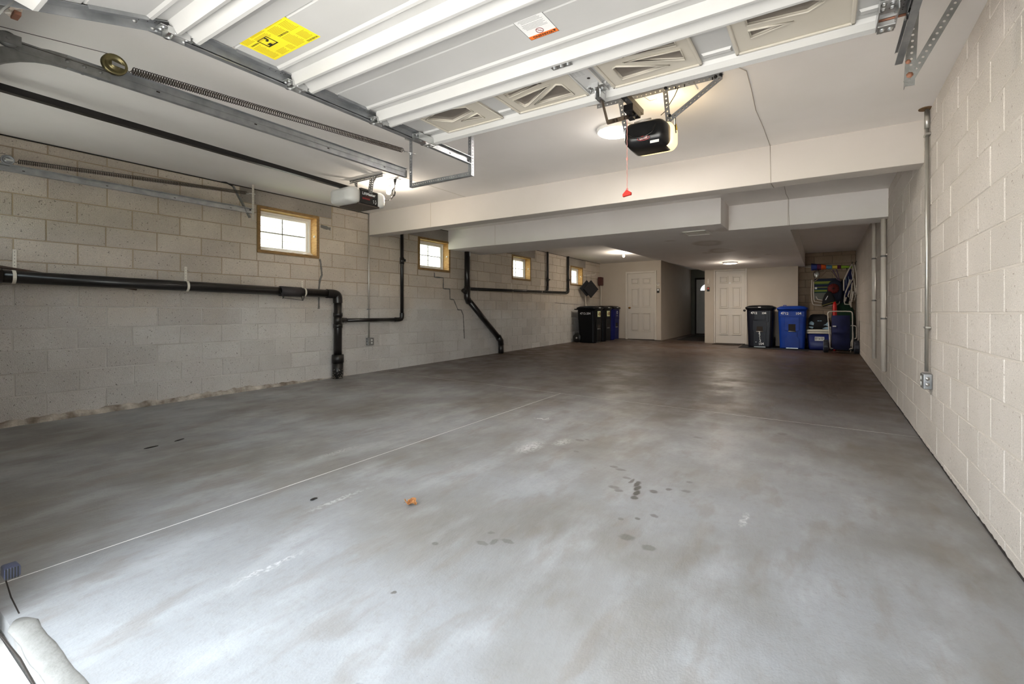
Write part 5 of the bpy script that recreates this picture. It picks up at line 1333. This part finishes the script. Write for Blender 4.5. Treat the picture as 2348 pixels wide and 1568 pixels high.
MB(M).tube([(.03+.035*math.cos(2*PI*j/14),fy(.82)-.018,.82+.045*math.sin(2*PI*j/14)) for j in range(14)], .005, 5, closed=True).build('white_emblem', M_CHALK, t)
MB(M).box(-.01,.07,fy(.73)-.020,fy(.73)-.014,.715,.73).build('white_emblem', M_CHALK, t)
# the first blue text is hidden; handles and things above them
sp = thing('hook_rack', (XL+.02,12.15,2.18), 'white wire hook on the left wall, just right of the last window', 'hook')
MB().tube([(XL+.012,12.16,2.40),(XL+.012,12.16,2.20),(XL+.03,12.16,2.185),(XL+.36,12.20,2.19),(XL+.385,12.20,2.21),(XL+.385,12.20,2.26)], .009, 8).build('hook', M_WTUBE, sp)
def square(name, label, c, s, th, m, yaw):
    M = Matrix.Translation(c) @ Matrix.Rotation(yaw,4,'Z') @ Matrix.Rotation(PI/4,4,'Y')
    t = thing(name, (c[0],c[1],c[2]-s*.7), label, 'pad', 'black squares hung by the last window')
    MB(M).box(-s/2,s/2,-th/2,th/2,-s/2,s/2).build('pad', m, t, bevel=.012, seg=2)
    p = M @ Vector((-s/2+.01,0,s/2-.01)); 
    mb = MB(); top = Vector((c[0]+0*.0, c[1], c[2]+s*.70))
    mb.tube([top-Vector((0,0,.02)), (top.x, top.y, 2.20)], .003, 5); mb.build('hanging_loop', M_BLKST, t)
square('hanging_pad', 'black square pad hung by one corner in front of the other', (XL+.30,12.08,1.77), .37, .035, M_FBLK, R(60))
square('hanging_pad', 'black square pad half hidden behind the front one, nearer the window', (XL+.20,12.00,1.79), .34, .035, M_FBLK, R(60))
t = thing('pole', (XL+.16,12.05,.3), 'white pole standing behind the bins under the black square pads', 'pole')
MB().cyl((XL+.16,12.10,fz(XL,12)),(XL+.15,12.02,1.62),.014,n=10).build('pole', M_WTUBE, t)
t = thing('push_broom', (XL+.07,13.20,.5), 'upturned push broom with a dark red head and white handle in the left corner', 'broom')
MB().cyl((XL+.07,13.315,fz(XL,13)+.0),(XL+.06,13.30,1.95),.014,n=10).build('handle', M_WTUBE, t)
MB().box(XL+.015,XL+.13,13.16,13.345,1.94,2.20).build('head', mat('broom_head', (74,34,30), .7), t, bevel=.01)
MB().cyl((XL+.068,13.313,1.15),(XL+.067,13.312,1.30),.022,n=10).build('grip', M_BLKPL, t)

# ------------------------------------------------------------------ storage niche
def tubes(name, paths, r, m, parent, n=8, it=1, closed=False):
    mb = MB()
    for p in paths: mb.tube(smooth(p, it) if it else p, r, n, closed=closed)
    return mb.build(name, m, parent)
yb = YB-.02
u = thing('beach_umbrella', (.1,13.55,2.2), 'rolled multicoloured beach umbrella lying level on hooks high on the niche wall', 'umbrella')
M_UMB = [mat('umb_%s' % n_, c, .8) for n_, c in (('blue',(52,66,140)),('plum',(96,30,70)),('orange',(220,90,30)),('teal',(90,140,170)),('lime',(140,180,50)),('yellow',(220,200,80)))]
segs = [(-.27,-.14,.085,.070,0),(-.14,-.05,.070,.062,1),(-.05,.06,.062,.045,2),(.06,.19,.045,.040,3),(.19,.30,.040,.040,5),(.30,.38,.040,.038,1),(.38,.62,.036,.022,4)]
for (x0,x1,r0,r1,mi) in segs:
    rr = []
    for k in range(5):
        x = x0+(x1-x0)*k/4; rr_ = r0+(r1-r0)*k/4
        rr.append([(x, 13.56+rr_*(1+.18*math.cos(5*a))*math.cos(a), 2.245-.05*(x)+rr_*(1+.18*math.cos(5*a))*math.sin(a)) for a in [2*PI*j/20 for j in range(20)]])
    MB().rings(rr).build('rolled_cloth', M_UMB[mi], u)
MB().cyl((-.42,13.56,2.265),(-.20,13.56,2.258),.014,n=10).build('pole', M_ALU, u)
MB().cyl((-.40,13.60,2.30),(-.22,13.60,2.30),.010,n=10).build('pole', M_ALU, u)
mb = MB(); 
for x in (-.10,.50): mb.tube([(x,YB,2.17),(x,13.50,2.15),(x,13.45,2.19)], .008, 6)
mb.build('hook', M_BLKST, u)
# striped folding chair
c = thing('folding_chair', (.05,13.6,1.25), 'folded beach chair with green and navy stripes hung by its strap under the umbrella', 'chair')
yc = 13.58
tubes('frame', [[(-.25,yc,1.93),(-.27,yc,1.6),(-.25,yc,1.33),(-.20,yc,1.27),(.30,yc,1.27),(.36,yc,1.33),(.36,yc,1.88)],[(-.215,yc-.03,1.88),(-.215,yc-.03,1.45),(-.19,yc-.03,1.345),(.30,yc-.03,1.345),(.33,yc-.03,1.45),(.33,yc-.03,1.88)],[(-.16,yc-.05,1.50),(-.12,yc-.05,1.40),(.28,yc-.05,1.40),(.30,yc-.05,1.5)]], .011, M_WTUBE, c)
cols = [('s_navy',(34,44,66)),('s_green',(128,140,62)),('s_dgreen',(40,70,66)),('s_navy2',(36,42,72)),('s_grey',(110,112,106))]
Ms = [mat(a, b2, .9) for a, b2 in cols]
for k, (z0,z1,mi) in enumerate(((1.88,1.95,0),(1.82,1.88,1),(1.79,1.82,2),(1.74,1.79,3),(1.72,1.74,1),(1.69,1.72,3),(1.66,1.69,2),(1.62,1.66,1),(1.585,1.62,2))):
    MB().box(-.20,.32,yc-.012,yc+.004,z0,z1).build('stripe', Ms[mi], c)
MB().box(-.20,.30,yc-.045,yc-.030,1.42,1.585).build('pocket', Ms[4], c, bevel=.006)
MB().box(-.19,-.14,yc-.016,yc-.011,1.685,1.735).build('patch', M_CHALK, c)
tubes('strap', [[(-.22,yc,1.92),(-.05,yc,2.06),(.10,yc,2.20)],[(-.18,yc-.02,1.90),(0,yc-.02,2.05),(.10,yc-.02,2.19)],[(.10,yc,2.20),(.22,yc,2.06),(.35,yc,1.90)],[(.12,yc-.01,2.18),(.23,yc-.01,2.03),(.33,yc-.01,1.88)]], .010, mat('webbing', (150,132,112), .9), c, 6)
# clear bag behind the strap
cb = thing('plastic_bag', (-.17,13.62,1.95), 'crinkled clear plastic bag hung left of the chair strap', 'bag')
mb = MB(); mb.ell((-.15,13.64,2.06), .075, .03, .12, 12, 8); mb.build('bag', glass('clear_film', (225,225,222), .25, .3), cb)
# backpack with ball net
bk = thing('ball_bag', (.22,13.45,1.3), 'dark sports bag with a red ball showing through its net pocket', 'bag')
mb = MB(M=Matrix.Translation((.235,13.46,1.62)))
mb.rings([rrect(0,0,.16,.10,.05,-.30), rrect(0,0,.30,.17,.08,-.20), rrect(.01,0,.33,.20,.09,0), rrect(.01,0,.31,.19,.09,.16), rrect(.02,0,.22,.13,.06,.24), rrect(.02,.0,.12,.07,.03,.27)])
mb.build('bag_body', mat('bag_navy', (28,34,54), .9), bk)
mb = MB(); mb.ell((.215,13.385,1.68), .125, .115, .125, 20, 12); mb.build('ball', mat('ball_red', (120,30,28), .7, c2=(96,22,22), scale=30), bk, label='dark red ball in the net')
mb = MB()
for k in range(6):
    a = PI*k/6; mb.tube([(.215+.127*math.cos(a)*math.cos(q),13.385-.117*abs(math.sin(q)) if True else 0,1.68+.127*math.sin(a)*math.cos(q)) for q in [PI*j/10 for j in range(11)]], .003, 4)
mb.build('net', M_FBLK, bk)
tubes('strap', [[(.20,13.5,2.16),(.30,13.52,1.95),(.33,13.5,1.80)],[(.28,13.5,2.17),(.34,13.52,1.95),(.36,13.48,1.72),(.34,13.44,1.60)]], .008, mat('lilac_strap', (92,70,110), .8), bk, 6)
bs = thing('shoe_bag', (.07,13.4,1.25), 'black shoe-shaped bag with an olive sole band hung below the striped chair', 'bag')
Mx = Matrix.Translation((.10,13.34,1.40)) @ Matrix.Rotation(R(-18),4,'Y')
mb = MB(Mx); mb.rings([rrect(-.01,0,.30,.13,.06,-.13), rrect(-.01,0,.32,.14,.06,-.08), rrect(.02,0,.26,.13,.06,.04), rrect(.05,0,.18,.11,.05,.14), rrect(.07,0,.09,.07,.03,.19)])
mb.build('bag_body', M_FBLK, bs)
mb = MB(Mx); mb.rings([rrect(-.01,0,.325,.145,.065,-.105), rrect(-.01,0,.325,.146,.065,-.085)], caps=False); mb.build('sole_band', mat('olive_band', (110,100,48), .8), bs)
MB(Mx).hexa([(-.06,-.068,.02),(-.045,-.068,.01),(.03,-.066,.09),(.02,-.066,.10)],[(-.06,-.074,.02),(-.045,-.074,.01),(.03,-.072,.09),(.02,-.072,.10)]).build('white_flash', M_CHALK, bs)
# second dark bag cluster and green sack
gb = thing('green_sack', (.45,13.5,1.0), 'dark green sack hanging behind the cart handle', 'bag')
mb = MB(M=Matrix.Translation((.42,13.62,1.22)))
mb.rings([rrect(0,0,.46,.18,.08,-.45), rrect(0,0,.50,.20,.09,-.25), rrect(.0,0,.44,.18,.08,-.05), rrect(.02,0,.26,.12,.05,.06), rrect(.03,0,.10,.08,.03,.14)])
mb.build('sack', mat('sack_green', (20,62,40), .85, c2=(14,44,32), scale=9), gb)
nb = thing('dark_bag', (.42,13.55,1.35), 'dark navy bag hanging between the ball bag and the folded chairs', 'bag')
mb = MB(M=Matrix.Translation((.44,13.64,1.58)))
mb.rings([rrect(0,0,.16,.12,.05,-.30), rrect(0,0,.24,.16,.07,-.18), rrect(0,0,.22,.15,.07,.05), rrect(0,0,.14,.1,.04,.26), rrect(0,0,.06,.05,.02,.33)])
mb.build('bag', mat('bag_dark', (24,26,40), .9), nb)
rb = thing('red_bat', (.22,13.3,.8), 'bright red plastic bat standing up behind the navy cart', 'bat')
mb = MB(); mb.lathe([(.0,0),(.030,.01),(.040,.05),(.045,.40),(.045,1.05),(.040,1.13),(.020,1.18),(0,1.19)], (.235,12.84,fz(.2,12.8)+.004), (0,.12,1), 16); mb.build('bat', mat('bat_red', (200,22,20), .35), rb)
# folded lawn chairs hung on the right
lc = thing('folding_chair', (.56,13.4,1.2), 'white-framed folded lawn chairs with navy cloth hung in the niche corner', 'chair')
W_ = lambda *a: [(x,y,z) for x,y,z in a]
mb = MB(); mb.hexa([(.43,13.42,1.62),(.47,13.42,1.45),(.62,13.44,1.75),(.62,13.44,2.12),(.56,13.42,2.16),(.45,13.42,1.85)],[(.43,13.45,1.62),(.47,13.45,1.45),(.62,13.47,1.75),(.62,13.47,2.12),(.56,13.45,2.16),(.45,13.45,1.85)]); mb.build('seat_cloth', M_NAVY, lc)
mb = MB(); mb.tube([(.475,13.41,1.95),(.485,13.41,1.75)], .006, 5); mb.tube([(.53,13.41,1.98),(.54,13.41,1.78)], .006, 5); mb.build('cloth_stripes', M_FLIGHT, lc)
fr = [((.60,2.27),(.52,2.10),(.43,1.88),(.43,1.62)),((.58,2.24),(.50,2.06),(.455,1.96)),((.61,2.26),(.64,2.10),(.62,1.92),(.50,1.66),(.45,1.50)),((.655,2.25),(.69,2.05),(.70,1.80),(.675,1.52)),((.62,2.22),(.60,2.05),(.62,1.92)),
      ((.56,1.90),(.50,1.68),(.45,1.50)),((.57,1.88),(.47,1.58)),((.60,1.80),(.585,1.60),(.56,1.40)),((.61,1.82),(.60,1.50),(.58,1.30),(.59,1.22)),((.64,1.93),(.66,1.72),(.665,1.50)),((.55,1.62),(.52,1.50),(.53,1.46)),
      ((.45,1.50),(.44,1.36),(.455,1.29),(.58,1.28)),((.48,1.46),(.46,1.36)),((.70,1.72),(.685,1.55),(.65,1.38)),((.56,1.38),(.55,1.30),(.59,1.21)),((.63,1.60),(.60,1.35))]
mb = MB()
for i, p in enumerate(fr):
    y = 13.36+.012*(i % 5); mb.tube([(a,y,b2) for a, b2 in p], .0115 if i % 3 else .015, 7)
mb.build('frame', M_WTUBE, lc)
mb = MB()
for i, (x,z) in enumerate(((.57,1.72),(.55,1.63),(.60,1.66),(.66,1.62),(.66,1.55),(.47,1.55),(.68,1.70),(.50,1.62),(.62,1.43),(.59,1.37))): mb.lathe([(.007,0),(.005,.003),(0,.003)], (x,13.345,z), (0,-1,0), 8)
mb.build('rivets', M_BLKST, lc)
tubes('hook', [[(.58,13.5,2.24),(.60,13.40,2.28),(.61,13.38,2.33)],[(.69,13.5,2.28),(.66,13.40,2.27),(.695,13.38,2.34)]], .007, M_BLKST, lc, 6)

# cooler with a fish-print bag on it
zc = lambda x, y: fz(x, y)
cl = thing('cooler', (-.10,13.0,zc(-.1,12.9)), 'blue picnic cooler with a white lid standing right of the blue bin', 'cooler')
zz = zc(-.1,12.9)+.003; Mx = Matrix.Translation((-.095,12.98,zz))
mb = MB(Mx); mb.rings([rrect(0,0,.40,.32,.04,0), rrect(0,0,.44,.35,.05,.06), rrect(0,0,.50,.38,.05,.40)]); mb.build('body', M_COOL, cl)
mb = MB(Mx); mb.rings([rrect(0,0,.52,.40,.05,.395), rrect(0,0,.53,.41,.05,.41), rrect(0,0,.53,.41,.05,.435)]); mb.build('rim', M_WPL, cl)
mb = MB(Mx); mb.rings([rrect(0,0,.52,.40,.05,.437), rrect(0,0,.52,.40,.05,.485), rrect(0,0,.47,.36,.05,.50)]); mb.build('lid', M_WPL, cl)
o = MB(Mx).box(-.085,.115,-.196,-.184,.225,.325).build('sticker', M_PAPER, cl, label='white sticker with dark print')
mb = MB(Mx)
for (a,b2,c0,c1) in ((-.075,-.045,.26,.31),(-.07,-.055,.235,.255),(-.035,-.01,.28,.30),(0,.03,.26,.29),(.04,.10,.28,.30),(.05,.09,.25,.262)): mb.box(a,b2,-.1975,-.1955,c0,c1)
mb.build('sticker_print', M_INKG, o)
fb = thing('fish_print_bag', (-.08,12.98,zz+.5), 'black soft bag with pale blue fish print sitting on the cooler', 'bag')
Mx2 = Matrix.Translation((-.085,12.98,zz+.50))
mb = MB(Mx2); mb.rings([rrect(0,0,.46,.30,.06,.0), rrect(0,0,.48,.32,.08,.10), rrect(-.01,0,.44,.30,.09,.26), rrect(-.02,0,.34,.22,.08,.345), rrect(-.02,0,.24,.14,.06,.37)]); mb.build('bag_body', M_FBLK, fb)
mb = MB(Mx2)
for (pts) in ([(-.22,.04),(-.14,.02),(-.12,.06),(-.22,.08)],[(-.22,.12),(-.12,.10),(-.11,.16),(-.16,.20),(-.20,.18)],[(.08,.10),(.14,.14),(.20,.22),(.19,.12),(.21,.06),(.14,.10)],[(.06,.02),(.20,.0),(.22,.07),(.12,.055)],[(-.04,.20),(.0,.20),(.0,.215),(-.04,.215)],[(.01,.20),(.05,.20),(.05,.215),(.01,.215)]):
    mb.hexa([(a,-.166,b2) for a, b2 in pts], [(a,-.150,b2) for a, b2 in pts])
mb.build('fish_print', M_FLIGHT, fb)
tubes('piping', [[tuple(Mx2 @ Vector(p)) for p in ((-.22,-.10,.2),(-.17,-.10,.35),(.12,-.10,.36),(.19,-.10,.22))]], .006, M_FLIGHT, fb, 6) if False else None

# beach cart
ct = thing('beach_cart', (.34,12.45,zc(.34,12.3)), 'navy fabric beach cart with white tube frame and chunky grey wheels', 'cart')
z0 = zc(.34,12.3)+.003
yf = 12.32
tubes('frame', [[(.13,yf,z0+.10),(.115,yf+.01,z0+.55),(.085,yf+.02,z0+.88),(.10,yf+.02,z0+.945),(.16,yf+.02,z0+.955),(.50,yf+.02,z0+.955),(.555,yf+.02,z0+.94),(.565,yf+.02,z0+.88),(.565,yf+.01,z0+.55),(.565,yf,z0+.10)]], .012, M_WTUBE, ct, 8, 1)
tubes('side_tube', [[(.14,yf,z0+.60),(.155,yf+.1,z0+.35),(.13,yf+.3,z0+.12)],[(.56,yf,z0+.60),(.59,yf+.1,z0+.35),(.58,yf+.3,z0+.12)],[(.13,yf-.01,z0+.12),(.19,yf-.01,z0+.10)],[(.565,yf-.01,z0+.12),(.50,yf-.01,z0+.10)]], .009, M_WTUBE, ct, 6, 1)
mb = MB(); prof = [(.86,0),(.70,-.015),(.62,-.03),(.60,-.02),(.50,-.035),(.47,-.045),(.455,-.020),(.30,-.01),(.08,.0)]
rr = [[(.165,yf+.005+o_,z0+h_),(.34,yf-.015+o_*1.2,z0+h_),(.515,yf+.005+o_,z0+h_),(.515,yf+.16,z0+h_),(.165,yf+.16,z0+h_)] for h_, o_ in prof]
mb.rings(rr); mb.build('fabric_body', M_NAVY, ct)
mb = MB(); mb.box(.18,.25,yf-.046,yf-.036,z0+.60,z0+.625); mb.build('small_tag', M_CHALK, ct)
for xw in (.05,.645):
    mb = MB(); mb.lathe([(.03,-.055),(.13,-.052),(.145,-.035),(.145,.035),(.13,.052),(.03,.055)], (xw,yf+.06,z0+.146), (1,0,0), 26); w_ = mb.build('wheel', M_RUB, ct)
    mb = MB()
    for k in range(24):
        a = 2*PI*k/24; mb.M = Matrix.Translation((xw,yf+.06,z0+.146)) @ Matrix.Rotation(a,4,'X'); mb.box(-.038,-.004,-.006,.006,.143,.149); mb.box(.004,.038,-.006,.006,.143,.149)
    mb.build('tread', M_BLKPL, w_)
mb = MB(); mb.cyl((.0,yf+.06,z0+.146),(.68,yf+.06,z0+.146),.010,n=8); mb.box(.14,.55,yf+.02,yf+.10,z0+.075,z0+.12)
for k in range(7): mb.tube([(.17+.05*k,yf+.01,z0+.10),(.19+.05*k,yf,z0+.06),(.21+.05*k,yf+.01,z0+.10)], .006, 5)
mb.build('axle', M_BLKST, ct)
fc = thing('tube_frame', (.62,12.75,z0+.2), 'second pale bent tube frame standing between the cart and the right wall', 'frame')
tubes('tube', [[(.55,12.75,z0+.62),(.635,12.75,z0+.62),(.665,12.75,z0+.59),(.66,12.75,z0+.34),(.645,12.75,z0+.315),(.56,12.75,z0+.315),(.55,12.75,z0+.0)]], .010, M_WTUBE, fc, 8, 1)
bk2 = thing('storage_sack', (.58,13.1,z0), 'dark green bundle standing behind the second tube frame', 'bag')
mb = MB(M=Matrix.Translation((.52,13.2,z0))); mb.rings([rrect(0,0,.26,.3,.06,0), rrect(0,0,.30,.34,.08,.30), rrect(0,0,.24,.28,.08,.62), rrect(0,0,.12,.14,.05,.72)]); mb.build('sack', mat('dark_green', (22,44,46), .85), bk2)

# mats ---------------------------------------------------------------
def floor_mat(name, label, pts, m, stripes=None):
    t = thing(name, (pts[0][0],pts[0][1],fz(*pts[0])), label, 'mat')
    MB().hexa([(x,y,fz(x,y)+.001) for x,y in pts], [(x,y,fz(x,y)+.012) for x,y in pts]).build('mat', m, t, bevel=.003)
    if stripes:
        for (a, b_) in stripes:
            mb = MB(); x0,x1 = pts[0][0]+.03, pts[1][0]-.03; y0 = pts[0][1]+(pts[3][1]-pts[0][1])*a; y1 = pts[0][1]+(pts[3][1]-pts[0][1])*b_
            q = ((x0,y0),(x1,y0),(x1,y1),(x0,y1)); mb.hexa([(x,y,fz(x,y)+.0122) for x,y in q],[(x,y,fz(x,y)+.014) for x,y in q]); mb.build('stripe', M_MATB, t)
floor_mat('doormat', 'thin dark brown mat in front of the right closet door', [(-2.62,12.98),(-1.93,12.98),(-1.93,13.34),(-2.62,13.34)], M_MATB)
floor_mat('doormat', 'dark mat lying under the navy and blue bins', [(-1.86,12.42),(-.30,12.42),(-.30,13.36),(-1.86,13.36)], M_MAT)
floor_mat('doormat', 'dark striped mat in the passage before the exterior door', [(-3.85,13.9),(-3.0,13.9),(-3.0,16.3),(-3.85,16.3)], M_MAT, [(.1,.16),(.3,.36),(.5,.56),(.7,.76)])

# wall plates ----------------------------------------------------------
def plate(name, label, cat, x, y, z, w, h_, m, inner):
    t = thing(name, (x,y,z), label, cat)
    MB().box(x-w/2,x+w/2,y-.016,y-.001,z-h_/2,z+h_/2).build('body', m, t, bevel=.003)
    for (dx,dz,w2,h2,m2,nm) in inner: MB().box(x+dx-w2/2,x+dx+w2/2,y-.019,y-.015,z+dz-h2/2,z+dz+h2/2).build(nm, m2, t)
plate('wall_control', 'black wall control with a white button right of the brass-knobbed door', 'control', -4.235,Y1,1.735,.075,.13,M_BLKPL,[(0,.025,.05,.055,M_PAPER,'button')])
plate('thermostat', 'small beige wall plate above the black control', 'control', -4.24,Y1,1.93,.09,.10,M_TRIMW,[(0,.03,.09,.012,M_BLKPL,'slot'),(0,-.01,.04,.02,M_INKG,'display')])
plate('wall_control', 'small black wall control with a red lit button beside the right closet door', 'control', -2.80,Y2,1.745,.07,.12,M_BLKPL,[(0,.02,.045,.05,mat('red_button', (214,96,80), .4),'button')])
plate('hook_strip', 'faint cream bracket above the red-button control', 'bracket', -2.80,Y2,1.97,.05,.13,M_TRIMW,[(0,.03,.03,.01,M_INKG,'slot'),(0,-.03,.03,.01,M_INKG,'slot')])
t = thing('ceiling_fitting', (-2.95,12.95,ZS), 'tiny white button on the soffit before the passage', 'fitting')
MB().lathe([(.035,0),(.03,-.012),(0,-.018)], (-2.95,12.95,ZS), Z_, 14).build('button', M_VINYL, t)

# small litter on the floor ---------------------------------------------
lf = thing('dry_leaf', (-1.949,1.766,fz(-1.95,1.77)), 'curled orange-brown dead leaf lying on the floor', 'leaf')
mb = MB(); n_, m_ = 9, 7; G = []
for i in range(n_):
    u_ = -1+2*i/(n_-1); row = []
    for j in range(m_):
        v_ = -1+2*j/(m_-1); wdt = .026*(1-.55*u_*u_)*(1+.25*math.sin(7*u_))
        x = -1.949+.034*u_; y = 1.766+wdt*v_; zl_ = fz(x,y)+.002+.016*v_*v_+.008*(math.sin(3.1*u_+v_*2)+1)
        row.append((x,y,zl_))
    G.append(row)
for i in range(n_-1):
    for j in range(m_-1): mb.face([G[i][j],G[i+1][j],G[i+1][j+1],G[i][j+1]], True)
o = mb.build('blade', M_LEAF, lf); sl = o.modifiers.new('s','SOLIDIFY'); sl.thickness = .0012
tw = thing('twig', (-1.99,1.80,fz(-2,1.8)), 'thin dark twig on the floor just behind the leaf', 'twig')
MB().tube([(-2.005,1.765,fz(-2,1.77)+.002),(-2.0,1.775,fz(-2,1.77)+.003),(-1.985,1.80,fz(-2,1.8)+.003),(-1.975,1.82,fz(-2,1.8)+.002),(-1.968,1.818,fz(-2,1.8)+.002)], .0012, 5).build('stem', M_STICK, tw)
for (x,y,w_,l_,rt,lab) in ((-2.47,1.53,.012,.022,.3,'small black crumb beside the long pale floor joint'),(-4.38,1.43,.014,.05,.2,'longer dark fleck on the floor at the far left'),(-4.42,1.62,.012,.045,.5,'thin dark fleck on the floor just right of the longer one')):
    t = thing('debris', (x,y,fz(x,y)), lab, 'debris'); Mx = Matrix.Translation((x,y,fz(x,y)+.0035)) @ Matrix.Rotation(rt,4,'Z')
    mb = MB(Mx); mb.ell((0,0,0), w_, l_, .004, 8, 5); mb.ell((w_*.8,l_*.5,.001), w_*.5, l_*.4, .003, 6, 4); mb.build('crumb', M_BLKST, t)
